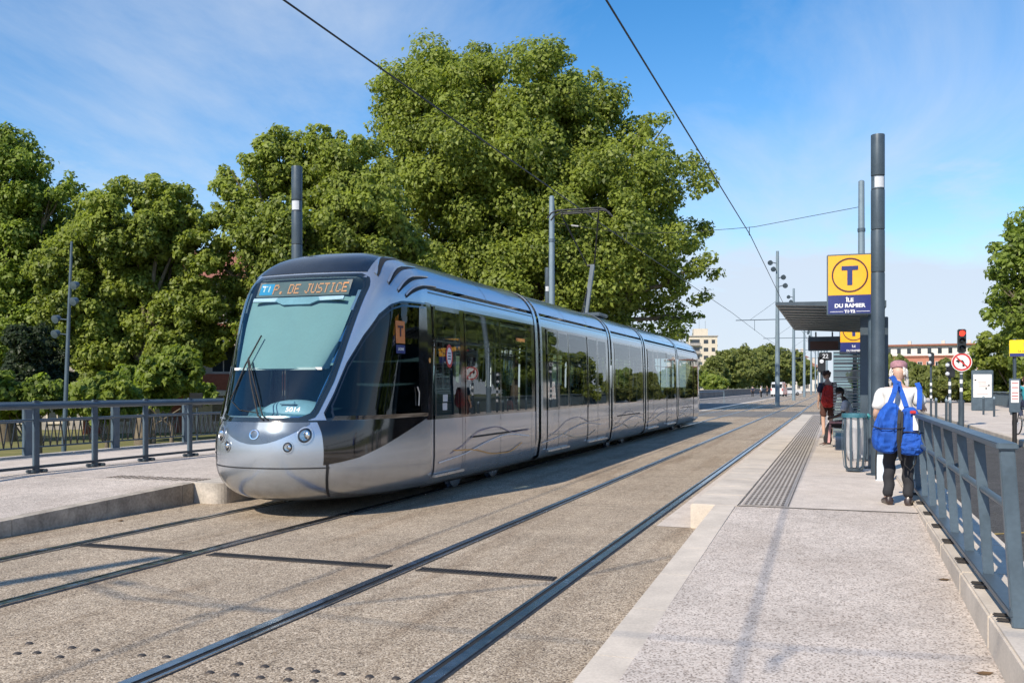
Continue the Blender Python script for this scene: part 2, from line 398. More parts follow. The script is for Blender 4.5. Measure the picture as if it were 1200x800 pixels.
# left platform, with its ramp, and the path beyond
m=MB(); m.bb(-11.75,-8.3,10.42,46,-.1,PZ); m.add([(-11.75,-60,.012),(-8.3,-60,.012),(-8.3,2.6,.012),(-11.75,2.6,.012),(-8.3,10.4,PZ-.002),(-11.75,10.4,PZ-.002)],[(0,1,2,3),(3,2,4,5)])
tag(m.build('left_platform',M['paving']),kind='structure')
m=MB(); y=-2.0
while y<10.38:
    y2=min(y+1.35,10.38); zA,zB=ramp_z(y)+.008,ramp_z(y2)+.008
    m.add([(-8.42,y+.004,zA),(-8.24,y+.004,zA),(-8.24,y2-.004,zB),(-8.42,y2-.004,zB),(-8.42,y+.004,-.05),(-8.24,y+.004,-.05),(-8.24,y2-.004,-.05),(-8.42,y2-.004,-.05)],[(0,1,2,3),(0,4,5,1),(1,5,6,2),(2,6,7,3),(3,7,4,0)]); y=y2
tag(m.build('left_ramp_kerb',M['kerbface']),kind='structure')
m=MB()
pl=[(-8.3,10.39)]+[(-7.95+.17*math.sin(a),10.59-.2*math.cos(a)) for a in np.linspace(0,math.pi/2,8)]+[(-7.78,13.0),(-8.3,13.0)]
m.prism(pl,-.05,PZ+.012)
y=13.0
while y<45.9: m.cbox((-8.04,y+.75,PZ/2-.02),(.52,1.492,PZ+.045),.012); y+=1.5
tag(m.build('left_platform_kerb',M['concrete'],bevel=.015),kind='structure')
m=MB()
for r_ in range(5):
    for k in range(10):
        x=-9.95+k*.165; y=10.6+r_*.07; m.bb(x,x+.09,y,y+.03,PZ+.002,PZ+.008)
tag(m.build('left_tactile_strip_slots',M['tacdark']),kind='structure')
sheet('path',-16.2,-11.75,YN,49,.10,M['paving_fine'],.3)
sheet('far_pavement',-16.2,-14.8,49,YF,.12,M['paving_fine'],.3)
sheet('far_central_pavement',-8.6,-8.3,49,YF,.02,M['paving_fine'])
# drain across the tracks
t_=thing('drain_grate','long dark slotted drain crossing the tram tracks in front of the tram','drain',(-4.65,7.25,0))
o=(-4.65,7.25,0)
def seg(x0,x1):
    MB().bb(x0,x1,7.19,7.31,.0,.006).build('channel',M['groove'],t_,org=o)
    m=MB(); m.bb(x0,x1,7.183,7.197,.0,.012); m.bb(x0,x1,7.303,7.317,.0,.012)
    x=x0+.01
    while x<x1-.02: m.bb(x,x+.018,7.198,7.302,.004,.0105); x+=.034
    m.build('grating',M['iron'],t_,org=o)
for a,b_ in ((-7.07,-5.83),(-5.57,-3.69),(-3.41,-2.18)): seg(a,b_)
# studs of the pedestrian crossing at the foot of the picture
stud=None
sp=[(-6.55,4.52),(-6.2,4.72),(-6.12,4.48),(-5.72,4.62),(-5.68,4.44),(-5.35,4.62),(-4.72,4.57),(-4.42,4.56)]
sp+=[(-3.28,4.68),(-3.0,4.68),(-2.71,4.69),(-2.42,4.70),(-2.35,4.45)]
px=[(488,777),(435,771),(470,784),(555,790),(560,777)]
studpx=[(20,766),(43,765),(70,770),(34,754),(84,759),(112,762),(166,768),(195,770),
        (246,788),(280,778),(275,791),(310,781),(305,794),(339,784),(337,797),(370,787),(368,798),(400,790),(433,793),(464,795)]
for (u,v_) in studpx:
    d=1.58*FOC/(v_-453); p=at(u,v_,d)
    if stud is None:
        stud=MB().lathe([(.0,.010),(.015,.010),(.023,.004),(.025,0)],n=14).build('crossing_stud',M['rust'],smooth=True)
        tag(stud,'small round iron stud set in the paving beside the rails','stud','iron studs of the crossing'); c=stud
    else:
        c=stud.copy(); COL.objects.link(c)
    c.location=(p.x,p.y,.001)

leafm_=pmat('fallen leaf',(.16,.09,.035),.8,var=.3); lf=None
for (x,y,z,a) in ((.72,5.3,ramp_z(5.3)+.006,.4),(.66,5.0,ramp_z(5.0)+.006,1.7),(.76,5.05,ramp_z(5.05)+.006,2.9),(-7.95,8.7,.006,2.1),(.74,7.4,ramp_z(7.4)+.006,.2)):
    if lf is None:
        m=MB(); m.add([(-.045,0,.004),(-.02,-.026,.0),(.01,-.03,.006),(.05,0,.012),(.01,.03,.006),(-.02,.026,.0),(0,0,.002),(-.07,0,.008)],[(0,1,6),(1,2,6),(2,3,6),(3,4,6),(4,5,6),(5,0,6),(0,7,1)]); lf=m.build('fallen_leaf',leafm_); tag(lf,'small dry brown leaf lying on the paving','leaf','dry leaves fallen on the paving'); c=lf
    else: c=lf.copy(); COL.objects.link(c)
    c.location=(x,y,z); c.rotation_euler=(0,.1,a)
# ================================================================ tram
XC=-6.45; YC=24.43
def pchip(xs,ys):
    xs=np.array(xs,float); ys=np.array(ys,float); h=np.diff(xs); d=np.diff(ys)/h; n=len(xs); mm=np.zeros(n)
    for i in range(1,n-1):
        if d[i-1]*d[i]>0:
            w1=2*h[i]+h[i-1]; w2=h[i]+2*h[i-1]; mm[i]=(w1+w2)/(w1/d[i-1]+w2/d[i])
    mm[0]=d[0]; mm[-1]=d[-1]
    def f(x):
        x=np.clip(x,xs[0],xs[-1]); i=np.clip(np.searchsorted(xs,x)-1,0,n-2); t=(x-xs[i])/h[i]
        return (2*t**3-3*t**2+1)*ys[i]+(t**3-2*t**2+t)*h[i]*mm[i]+(-2*t**3+3*t**2)*ys[i+1]+(t**3-t**2)*h[i]*mm[i+1]
    return f
_W=pchip([.2,.24,.32,.45,.62,1.13,2.0,2.69,2.86,3.0,3.15,3.27,3.36,3.42,3.45],[1.02,1.10,1.16,1.19,1.2,1.2,1.19,1.165,1.14,1.09,.99,.85,.66,.42,0.0])
_yn=pchip([.2,.24,.3,.4,.55,.8,1.0,1.18,1.5,2.0,2.5,3.0,3.15,3.27,3.36,3.42,3.45],[9.62,9.46,9.35,9.26,9.20,9.18,9.20,9.27,9.43,9.71,10.0,10.33,10.46,10.64,10.9,11.3,11.9])
_gl=pchip([0,.02,.06,.12,.25,.45,.75,1.25,1.95,2.6,3.2],[0,.17,.30,.41,.565,.72,.845,.925,.975,1,1])
_gh=pchip([0,.02,.06,.12,.25,.45,.75,1.25,1.95,2.6,3.2],[0,.30,.56,.73,.845,.90,.945,.98,1,1,1])
CABEND=11.60
def W(z): return float(_W(z))
def yn(z): return float(_yn(z))
def hw(z,d):
    t=min(1,max(0,(z-1.1)/1.9)); t=t*t*(3-2*t)
    Lz=max(.05,CABEND-_yn(z)); u=np.clip(np.asarray(d)/Lz,0,1); d=np.asarray(d)*(1+(max(1.0,2.62/Lz)-1)*u**2)
    g_=(1-t)*_gl(d)+t*_gh(d)
    pinch=1-.17*max(0.0,(.62-z)/.42)**1.3*np.exp(-np.asarray(d)/.75)
    return _W(z)*g_*pinch
_dg=np.concatenate([np.linspace(0,.3,90),np.linspace(.31,3.2,160)])
def frontY(x,z):
    h=np.maximum.accumulate(hw(z,_dg)); return yn(z)+float(np.interp(abs(x),h,_dg))
def sideX(Y,z):
    d=Y-yn(z); return float(hw(z,max(0.0,d)))
def topZ(x,Y):
    zs=np.linspace(2.7,3.4499,160); hs=np.array([float(hw(z,Y-yn(z))) if Y>=yn(z) else -1 for z in zs])
    ok=np.where(hs>=abs(x))[0]
    if len(ok)==0: return 2.7
    i=ok[-1]
    if i==len(zs)-1: return 3.45
    a,b=hs[i],hs[i+1]; return float(zs[i]+(zs[i+1]-zs[i])*((a-abs(x))/(a-b) if a>b else 0))
def nrm(x,z):
    e=.01; y1,y2=frontY(x-e,z),frontY(x+e,z); v=Vector((y2-y1,-2*e)); v.normalize(); return v   # outward (x,y)
def fp(x,z,off=0.0):
    """point on the nose, seen from the front"""
    n=nrm(x,z); return (x+n.x*off, frontY(x,z)+n.y*off, z)
def sp_(Y,z,off=0.0,s=1):
    """point on the flank"""
    e=.02; a=sideX(Y-e,z); b=sideX(Y+e,z); n=Vector((2*e,-(b-a))).normalized()
    return (s*(sideX(Y,z)+n.x*off), Y+n.y*off, z)
TR=thing('tram','long silver low floor tram with tinted windows standing on the far track','tram',(XC,YC,0))
TO=(0,YC,0)
def P(mb,name,mat,parent=None,smooth=True,bevel=0,mir=False,weld=False):
    if mir: mb.v=[(-v[0],2*YC-v[1],v[2]) for v in mb.v]
    return mb.build(name,mat,parent or TR,smooth=smooth,org=TO,bevel=bevel,weld=weld)
def interp(tab,x): return float(np.interp(x,[t[0] for t in tab],[t[1] for t in tab]))
WS=[(1.14,.57),(1.2,.60),(1.65,.70),(2.3,.785),(2.85,.845),(3.03,.80)]
WST,WSB=3.0,1.20
# side cab window outline as lower/upper z for each Y
CWlo=1.21
CWup=[(9.56,1.22),(9.72,1.48),(9.92,1.86),(10.15,2.2),(10.4,2.48),(10.62,2.62),(10.85,2.68),(11.5,2.70)]
YEND=16.30
DS=sorted(set([0,.004,.012,.025,.045]+[round(x,3) for x in np.linspace(.07,.5,16)]+[round(x,3) for x in np.linspace(.55,2.4,42)]))
zrows=list(np.round(np.linspace(.2,3.0,85),4))+[3.05,3.1,3.15,3.19,3.23,3.27,3.3,3.33,3.36,3.385,3.405,3.42,3.432,3.441,3.447,3.4499]
CABEND=11.60
def inwin(x,Y,z):
    ax=abs(x)
    if 1.24<z<2.96 and Y<11.2:
        if ax<interp(WS,z)-.03 and Y<frontY(min(ax,.84),z)+.06: return True
    if z>1.25 and 9.62<Y<11.40 and z<interp(CWup,Y)-.03 and ax>interp(WS,z)+.02: return True
    return False
def cab(mir):
    cols=None; rows=[]
    for z in zrows:
        L=CABEND-yn(z) if CABEND>yn(z) else .01
        ds=[d for d in DS]; sc=max(.01,CABEND-yn(z))/DS[-1]
        # stretch columns progressively so the last one meets the straight body
        dd=[d*(1+(sc-1)*(d/DS[-1])) for d in ds]
        half=[(float(hw(z,d)),yn(z)+d,z) for d in dd]
        rows.append([(-p[0],p[1],p[2]) for p in half[::-1]][:-1]+half)
    m=MB(); n=len(rows[0]); lo,hi=MB(),MB()
    for target,sel in ((lo,0),(hi,1)):
        target.v=[p for r_ in rows for p in r_]
    for i in range(len(rows)-1):
        for k in range(n-1):
            f=(i*n+k,i*n+k+1,(i+1)*n+k+1,(i+1)*n+k)
            c=[sum(rows[a//n][a%n][q] for a in f)/4 for q in range(3)]
            if inwin(*c): continue
            hi.f.append(f)
    hi.f.append(tuple(range(n)))
    def clean(mb):
        used=sorted({i for f in mb.f for i in f}); mp={u:i for i,u in enumerate(used)}
        mb.v=[mb.v[u] for u in used]; mb.f=[tuple(mp[i] for i in f) for f in mb.f]; return mb
    o=P(clean(hi),'cab_shell',M['silver'],mir=mir,weld=True)
    return o
def ringstrip(outer,inner):
    m=MB(); m.grid([outer,inner],closed=True); return m
def windscreen_outline(grow,n=36):
    pts=[]
    b=WSB-grow*.8; t=WST+grow*.6
    for i in range(n):  # right side upward
        z=b+(t-b)*i/(n-1); zz=min(max(z,1.14),3.03)
        w=interp(WS,zz)+grow
        # rounded corners
        e=min(z-b,t-z); rr=.10
        if e<rr: w-= rr-math.sqrt(max(0,rr*rr-(rr-e)**2))
        pts.append((w,z))
    return pts
def nosethings(mir):
    # glass
    R_=windscreen_outline(0); rows=[]
    for w,z in R_:
        rows.append([fp(w*k/14,z,.010) for k in range(-14,15)])
    g_=P(MB().grid(rows),'windscreen',M['windscreen'],mir=mir)
    out=windscreen_outline(.045); inn=windscreen_outline(-.022)
    def loop(o,off):
        r_=[fp(w,z,off) for w,z in o]; l_=[fp(-w,z,off) for w,z in o[::-1]]
        wt,zt=o[-1]; wb,zb=o[0]
        top=[fp(wt*(1-2*k/24),zt,off) for k in range(1,24)]; bot=[fp(-wb*(1-2*k/24),zb,off) for k in range(1,24)]
        return r_+top+l_+bot
    P(ringstrip(loop(out,.004),loop(inn,.0125)),'frame',M['frit'],g_,mir=mir)
    # dark belt line between mask and upper body, right round to the flanks
    m=MB(); xs=np.linspace(-.78,.78,60); m.grid([[fp(x,1.165,.005) for x in xs],[fp(x,1.185,.006) for x in xs]])
    P(m,'belt_seam',M['frit'],mir=mir)
    # grey mask below the windscreen
    m=MB(); rows=[]
    for k in range(-20,21):
        x=.60*k/20; zb=.905+.235*(abs(x)/.60)**2.0; zt=1.162
        rows.append([fp(x,zb+(zt-zb)*j/6,.006) for j in range(7)])
    P(m.grid(rows),'nose_panel',M['maskgrey'],mir=mir)
    # bumper split line, and vertical seams
    m=MB(); xs=np.linspace(-.80,.80,60); m.grid([[fp(x,.618,.004) for x in xs],[fp(x,.632,.004) for x in xs]])
    for s in (-1,1):
        zs=np.linspace(.25,1.17,40); m.grid([[sp_(yn(z)+.335-.10*max(0,z-.8),z,.004,s) for z in zs],[sp_(yn(z)+.36-.10*max(0,z-.8),z,.004,s) for z in zs]])
    P(m,'bumper_seam',M['matt_black'],mir=mir)
    for s in (-1,1):
        for (x,z,r_) in ((s*.575,1.01,.104),(s*.415,.875,.070)):
            n=nrm(x,z); c=Vector(fp(x,z,.0)); zz=Vector((n.x,n.y,0)).normalized()
            xa=Vector((-zz.y,zz.x,0)); mm=Matrix((xa,Vector((0,0,1)),zz)).transposed()
            # ring follows the nose: drop every point on to the surface
            def disc(rad,off): return [fp(x+rad*math.cos(a)*.93*abs(xa.x), z+rad*math.sin(a), off) for a in np.linspace(0,2*math.pi,28,endpoint=False)]
            cen=fp(x,z,-.01)
            mb=MB().grid([disc(r_,.003),disc(r_*.98,.014),disc(r_*.84,.014),disc(r_*.8,.008)],closed=True)
            hl=P(mb,'headlight',M['alu'],mir=mir)
            P(MB().grid([disc(r_*.84,.0075),disc(r_*.58,.0085)],closed=True),'lamp_housing',M['lampdark'],hl,mir=mir)
            mb=MB().grid([disc(r_*.60,.009),disc(r_*.5,.0075),disc(r_*.05,.007)],closed=True)
            P(mb,'lamp_bowl',M['lampbowl'],hl,mir=mir)
            mb=MB(); c2=Vector(fp(x+.18*r_*xa.x,z,.012))
            mb.ball(c2,(r_*.42,.012,r_*.42),14,8); P(mb,'lamp_bulb',M['chrome'],hl,mir=mir)
            mb=MB().grid([disc(r_*.83,.010),disc(r_*.55,.020),disc(r_*.02,.026)],closed=True)
            P(mb,'lamp_lens',M['lens'],hl,mir=mir)
    # round ring emblem
    mb=MB(); A=np.linspace(0,2*math.pi,40,endpoint=False)
    ra=lambda rad,off,ex=1:[fp(rad*math.cos(a)*ex,1.02+rad*math.sin(a),off) for a in A]
    mb.grid([ra(.062,.008,1.1),ra(.058,.016,1.1),ra(.046,.016),ra(.040,.008)],closed=True); P(mb,'nose_emblem',M['chrome'],mir=mir)
    # dark front roof cap
    m=MB(); rows=[]
    for Y in np.linspace(10.36,12.6,34):
        b_=np.interp(Y,[10.3,10.6,11.0,11.6,12.6],[.80,.79,.72,.62,.56])
        row=[]
        for k in range(-16,17):
            x=b_*k/16
            yy=max(Y,frontY(x,3.045)) 
            row.append((x,yy-.002,topZ(x,yy)+.006))
        rows.append(row)
    P(m.grid(rows),'roof_cap',M['cap'],mir=mir)
    # cooling gills on both shoulders
    for s in (-1,1):
        for pts in ([(10.55,3.0),(10.75,3.16),(11.05,3.285),(11.6,3.355)],[(10.66,2.90),(10.9,3.06),(11.2,3.175),(11.72,3.245)],[(10.80,2.81),(11.0,2.93),(11.3,3.04),(11.85,3.115)],[(10.95,2.755),(11.15,2.85),(11.45,2.93),(11.95,2.985)]):
            fy=pchip([0,.3,.65,1],[p[0] for p in pts]); fz=pchip([0,.3,.65,1],[p[1] for p in pts])
            ts=np.linspace(0,1,18); wd=lambda t:.044*math.sin(math.pi*min(1,.12+t*.9))**.6
            m=MB().grid([[sp_(float(fy(t)),float(fz(t))-wd(t)*.5,.006,s) for t in ts],[sp_(float(fy(t)),float(fz(t))+wd(t)*.5,.006,s) for t in ts]])
            gv=P(m,'gill_vent',M['matt_black'],mir=mir)
            m=MB().grid([[sp_(float(fy(t)),float(fz(t))+wd(t)*.5,.004,s) for t in ts],[sp_(float(fy(t)),float(fz(t))+wd(t)*.5+.010,.016,s) for t in ts],[sp_(float(fy(t)),float(fz(t))+wd(t)*.5+.034,.004,s) for t in ts]])
            P(m,'fin',M['silver'],gv,mir=mir)
        # side window of the cab
        Ys=np.linspace(9.58,11.46,40)
        def up(Y,g_=0): return interp(CWup,Y)+g_
        m=MB().grid([[sp_(Y,max(CWlo,CWlo+(up(Y)-CWlo)*k/10),.010,s) for k in range(11)] for Y in Ys])
        cw=P(m,'cab_window',M['cabglass'],mir=mir)
        o1=[sp_(Y,up(Y,.02),.004,s) for Y in Ys]+[sp_(Y,CWlo-.03,.004,s) for Y in Ys[::-1]]
        o2=[sp_(max(Y,9.66),max(CWlo+.01,up(Y)-.055),.013,s) for Y in Ys]+[sp_(max(Y,9.66),CWlo+.02,.013,s) for Y in Ys[::-1]]
        P(ringstrip(o1,o2),'frame',M['gloss_black'],cw,mir=mir)
        m=MB().grid([[sp_(10.98+.22*((z-1.2)/1.5-.5)**2+(.22 if z<1.9 else .22),z,.0135,s) for z in np.linspace(1.24,2.66,14)],[sp_(11.46,z,.0135,s) for z in np.linspace(1.24,2.66,14)]])
        P(m,'window_pillar',M['gloss_black'],cw,mir=mir)
        # black sweep below it
        m=MB(); rows=[]
        for Y in np.linspace(9.50,11.46,30):
            zt=1.178; zb=np.interp(Y,[9.5,9.9,10.4,11.0,11.46],[.655,.73,.86,1.03,1.165])
            rows.append([sp_(Y,zb+(zt-zb)*k/8,.006,s) for k in range(9)])
        P(m.grid(rows),'side_panel',M['gloss_black'],mir=mir)
        # black column between cab and first door
        m=MB().grid([[sp_(Y,z,.006,s) for z in np.linspace(1.13,2.73,20)] for Y in (11.44,11.5,11.6)])
        P(m,'door_pillar',M['gloss_black'],mir=mir)
for mir in (False,True):
    cab(mir); nosethings(mir)
# --- driver's desk, blind, display and writing behind the front windscreen
m=MB(); rows=[]
for z in np.linspace(1.80,2.72,12): rows.append([fp(interp(WS,z)*.94*k/10,z,-.05) for k in range(-10,11)])
P(m.grid(rows),'sun_blind',M['blind'])
m=MB().bar((-.62,frontY(0,1.8)+.09,1.80),(.62,frontY(0,1.8)+.09,1.80),.02,.03); P(m,'blind_rail',M['white'])
m=MB(); rows=[]
for y,z in ((9.55,1.20),(9.7,1.26),(9.95,1.32),(10.3,1.30),(10.5,1.1),(10.5,.5)): rows.append([((.45+.5*(y-9.5))*k/8 if y<10.3 else 1.0*k/8,y+.18*(k/8)**2,z) for k in range(-8,9)])
P(m.grid(rows),'dashboard',M['dash'])
m=MB(); m.ball((.08,9.98,1.22),(.50,.30,.20),20,12); m.cbox((.1,9.74,1.38),(.22,.03,.04),.008); P(m,'instrument_hood',M['dashpale'])
m=MB(); m.bb(-1.05,1.05,11.55,11.58,.4,2.75); P(m,'cab_partition',M['cabwall_reflect'],smooth=False)
tilt=Vector((0,.50,.87)).normalized()
DY=10.22
m=MB(); mm=frame_m((0,DY+.06,2.835),(1,0,0),tilt)
db=MB().box((0,0,0),(1.36,.23,.02)); db.xf(mm); ds=P(db,'destination_display',M['display'],smooth=False)
m4=frame_m((.10,DY+.045,2.835),(1,0,0),tilt); m4.translation+= m4.to_3x3()@Vector((0,0,.008))
F57={'P':'11110 10001 10001 11110 10000 10000 10000','.':'00000 00000 00000 00000 00000 01100 01100','D':'11110 10001 10001 10001 10001 10001 11110','E':'11111 10000 10000 11110 10000 10000 11111','J':'00111 00010 00010 00010 00010 10010 01100','U':'10001 10001 10001 10001 10001 10001 01110','S':'01111 10000 10000 01110 00001 00001 11110','T':'11111 00100 00100 00100 00100 00100 00100','I':'01110 00100 00100 00100 00100 00100 01110','C':'01110 10001 10000 10000 10000 10001 01110',' ':'00000 00000 00000 00000 00000 00000 00000'}
db=MB(); px_=.0150; x_=-.535
for ch in 'P. DE JUSTICE':
    for r_,row in enumerate(F57[ch].split()):
        for c_,b_ in enumerate(row):
            if b_=='1': db.box((x_+c_*px_,(3-r_)*.0215,0),(px_*.80,.0175,.002))
    x_+=px_*(6 if ch not in '. ' else 4.5)
db.xf(m4); P(db,'display_lettering',M['led'],ds,smooth=False)
db=MB().box((-.55,0,.014),(.19,.17,.006)); db.xf(mm); P(db,'line_badge',M['ledblue'],ds,smooth=False)
m4=frame_m((-.55,DY+.06,2.835),(1,0,0),tilt); m4.translation+=m4.to_3x3()@Vector((0,0,.019))
P(text_mb('T1',.13,m4,.001,bold=.003),'badge_lettering',M['decal_white'],ds,smooth=False)
mm=frame_m((0,DY-.10,2.66),(1,0,0),tilt); db=MB().prism([(-.66,.06),(-.66,.01),(-.3,.0),(-.2,-.05),(.2,-.05),(.3,.0),(.66,.01),(.66,.06)],-.01,.01); db.xf(mm); P(db,'visor_bracket',M['dashpale'],smooth=False)
# fleet number at the foot of the windscreen
x0=.40; n=nrm(x0,1.30); p=fp(x0,1.31,.018); mt=frame_m(p,(-n.y,n.x,0),(0,.5,.87)); P(text_mb('5014',.085,mt,.001,bold=.002),'fleet_number',M['decal_white'],smooth=False)
# wipers: two parallel arms and a long blade
def wb(x,z,o): return fp(x,z,o)
m=MB(); m.tube([wb(.08,1.19,.02),wb(.02,1.24,.06),wb(-.22,1.62,.055),wb(-.40,1.92,.05)],.010,8); m.tube([wb(.14,1.19,.02),wb(.08,1.24,.06),wb(-.18,1.64,.06),wb(-.40,1.94,.05)],.008,8)
w_=P(m,'wiper',M['matt_black'])
m=MB().tube([wb(-.52,1.42,.028),wb(-.43,1.85,.032),wb(-.33,2.22,.028)],.010,6); P(m,'blade',M['matt_black'],w_)
m=MB().tube([wb(.0,1.27,.02),wb(-.30,1.30,.02),wb(-.5,1.4,.02)],.006,6); P(m,'blade',M['matt_black'],w_)
# cab seat and steering column hints
m=MB(); m.cbox((.0,10.9,1.0),(.5,.5,.12),.04); m.cbox((.0,11.18,1.45),(.5,.14,.85),.05); P(m,'driver_seat',M['seatfab'])
# --- cut-off stickers on the side window: transport roundel and line plate
def sidebox(Y0,Y1,z0,z1,off): 
    return MB().grid([[sp_(Y,z,off) for z in np.linspace(z0,z1,4)] for Y in np.linspace(Y0,Y1,5)])
st=P(sidebox(10.66,10.86,2.14,2.43,.016),'line_sticker',pmat('sticker orange',(.62,.20,.05),.4))
def side_text(body,Y,z,size,mat,par,bold=.003,off=.019):
    p=sp_(Y,z,off); p2=sp_(Y+.1,z,off); mt=frame_m(p,Vector(p2)-Vector(p),(0,0,1)); return P(text_mb(body,size,mt,.0008,bold=bold),'lettering',mat,par,smooth=False)
side_text('T',10.76,2.29,.19,M['maroon'],st,.006)
st2=P(sidebox(10.66,10.86,2.01,2.12,.016),'stop_sticker',M['navy'])
side_text('LIGNE',10.76,2.065,.05,M['decal_white'],st2,.001)
m=MB().grid([[sp_(11.52+.03*math.cos(a)*r_,1.94+.035*math.sin(a)*r_,.012) for a in np.linspace(0,6.28,16,endpoint=False)] for r_ in (1,.05)],closed=True); P(m,'side_marker_lamp',M['decal_orange'])
m=MB().tube([sp_(11.16,1.33,.03),sp_(11.17,1.5,.035),sp_(11.13,1.58,.03)],.010,6); P(m,'grab_handle',M['alu'])
# --- straight modules
def prof_lower(): 
    return [(W(z),z) for z in (.2,.24,.32,.45,.62,.9,1.13)]
def prof_upper(): 
    return [(W(z),z) for z in list(np.linspace(2.72,2.86,4))+[2.92,2.98,3.04,3.1,3.16,3.21,3.26,3.3,3.34,3.37,3.4,3.42,3.435,3.445,3.4499]]
def ext(prof,y0,y1,both=True,n=2):
    ys=np.linspace(y0,y1,n); m=MB()
    for s in ((1,-1) if both else (1,)):
        m.grid([[(s*p[0],y,p[1]) for p in prof] for y in ys])
    return m
def band(y0,y1,z0,z1,off,s):
    return MB().grid([[(s*(W(z)+off),y,z) for z in np.linspace(z0,z1,7)] for y in (y0,y1)])
def ribbon(pts,w,off,s=1):
    fy=pchip([p[0] for p in pts],[p[1] for p in pts]); Ys=np.linspace(pts[0][0],pts[-1][0],44)
    return MB().grid([[(s*(W(float(fy(Y)))+off),Y,float(fy(Y))-w/2) for Y in Ys],[(s*(W(float(fy(Y)))+off),Y,float(fy(Y))+w/2) for Y in Ys]])
def module(y0,y1,openings,s_far=False):
    """openings: list of (kind, ya, yb)"""
    for sd in (1,-1):
        bp_=MB().grid([[(sd*p[0],y,p[1]) for p in prof_lower()] for y in (y0,y1)]); P(bp_,'body_panel',M['silver_side'])
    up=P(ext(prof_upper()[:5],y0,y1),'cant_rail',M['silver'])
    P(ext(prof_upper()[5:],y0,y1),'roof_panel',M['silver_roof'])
    m=MB()
    for s in (1,-1): m.grid([[(s*(W(z)+o),y,z) for z,o in ((2.872,.003),(2.88,.006),(2.894,.004))] for y in (y0,y1)])
    P(m,'rain_gutter',M['frit'])
    L=y1-y0; k=max(1,round(L/1.9))
    for i in range(1,k):
        y=y0+L*i/k
        P(MB().grid([[(W(z)+.003,yy,z) for z in list(np.linspace(2.93,3.36,14))] for yy in (y-.008,y+.008)]),'roof_seam',M['maskgrey'])
    for s in (1,-1):
        # window surround with openings
        m=MB(); cur=y0
        ops=sorted([(a,b) for _,a,b in openings])
        for a,b in ops:
            if a-cur>.005: m.grid([[(s*(W(z)-.002),y,z) for z in np.linspace(1.13,2.72,7)] for y in (cur,a)])
            cur=b
        if y1-cur>.005: m.grid([[(s*(W(z)-.002),y,z) for z in np.linspace(1.13,2.72,7)] for y in (cur,y1)])
        for a,b in ops:
            m.grid([[(s*(W(z)-.002),y,z) for z in (1.13,1.18)] for y in (a,b)]); m.grid([[(s*(W(z)-.002),y,z) for z in (2.66,2.72)] for y in (a,b)])
        P(m,'window_surround',M['gloss_black'],smooth=False)
    for kind,a,b in openings:
        P(band(a+.0,b-.0,1.16,2.69,-.006,-1),'far_window',M['glass'])
        if kind=='w':
            w_=P(band(a,b,1.165,2.685,.004,1),'window',M['glass'])
            for y in (a,b): P(MB().grid([[(W(z)+.0055,yy,z) for z in np.linspace(1.165,2.685,7)] for yy in (y-.022,y+.022)]),'glazing_bar',M['gloss_black'],w_)
        else:
            n=2 if kind=='dd' else 1
            for i in range(n):
                ya=a+(b-a)*i/n; yb=a+(b-a)*(i+1)/n
                m=MB().grid([[(W(z)+.010,y,z) for z in (.37,.45,.62,.9,1.13)] for y in (ya+.012,yb-.012)])
                d_=P(m,'door',M['silver_side'])
                gw=P(band(ya+.07,yb-.07,1.17,2.66,.012,1),'door_glass',M['glass'],d_)
                m=MB()
                for y,y2 in ((ya+.012,ya+.075),(yb-.075,yb-.012)): m.grid([[(W(z)+.0135,yy,z) for z in np.linspace(1.13,2.70,7)] for yy in (y,y2)])
                for z0,z1 in ((1.13,1.18),(2.65,2.70)): m.grid([[(W(z)+.0135,yy,z) for z in (z0,z1)] for yy in (ya+.075,yb-.075)])
                P(m,'door_frame',M['gloss_black'],d_)
            m=MB()
            for y in np.linspace(a,b,n+1): m.grid([[(W(z)+.006,yy,z) for z in (.37,.45,.62,.9,1.13)] for yy in (y-.013,y+.013)])
            P(m,'door_gap',M['matt_black'])
            m=MB(); m.cbox((1.205,(a+b)/2,.345),(.05,b-a+.04,.035),.008); P(m,'door_step',M['alu'])
J=[16.28,16.62,22.12,22.48,26.38,26.74,32.24,32.58]
for nm in ('silver','silver_side'):   # road film thrown up on the skirts
    t=M[nm].node_tree; L=t.links.new; bs=[n for n in t.nodes if n.type=='BSDF_PRINCIPLED'][0]; src=bs.inputs['Base Color'].links[0].from_socket
    g=N(t,'ShaderNodeNewGeometry'); sx=N(t,'ShaderNodeSeparateXYZ'); L(g.outputs['Position'],sx.inputs[0])
    mp=N(t,'ShaderNodeMapping'); mp.inputs['Scale'].default_value=(1,1.6,.5); L(g.outputs['Position'],mp.inputs['Vector'])
    nz=N(t,'ShaderNodeTexNoise',Scale=5.0,Detail=6.0,Roughness=.65); L(mp.outputs['Vector'],nz.inputs['Vector'])
    mr=N(t,'ShaderNodeMapRange'); mr.inputs['From Min'].default_value=.2; mr.inputs['From Max'].default_value=.75; mr.inputs['To Min'].default_value=.85; mr.inputs['To Max'].default_value=.0; L(sx.outputs['Z'],mr.inputs['Value'])
    ml=N(t,'ShaderNodeMath',operation='MULTIPLY'); L(mr.outputs['Result'],ml.inputs[0]); L(nz.outputs['Fac'],ml.inputs[1])
    mx=N(t,'ShaderNodeMix',data_type='RGBA'); L(ml.outputs[0],mx.inputs['Factor']); L(src,mx.inputs['A']); mx.inputs['B'].default_value=(.17,.145,.12,1); L(mx.outputs['Result'],bs.inputs['Base Color'])
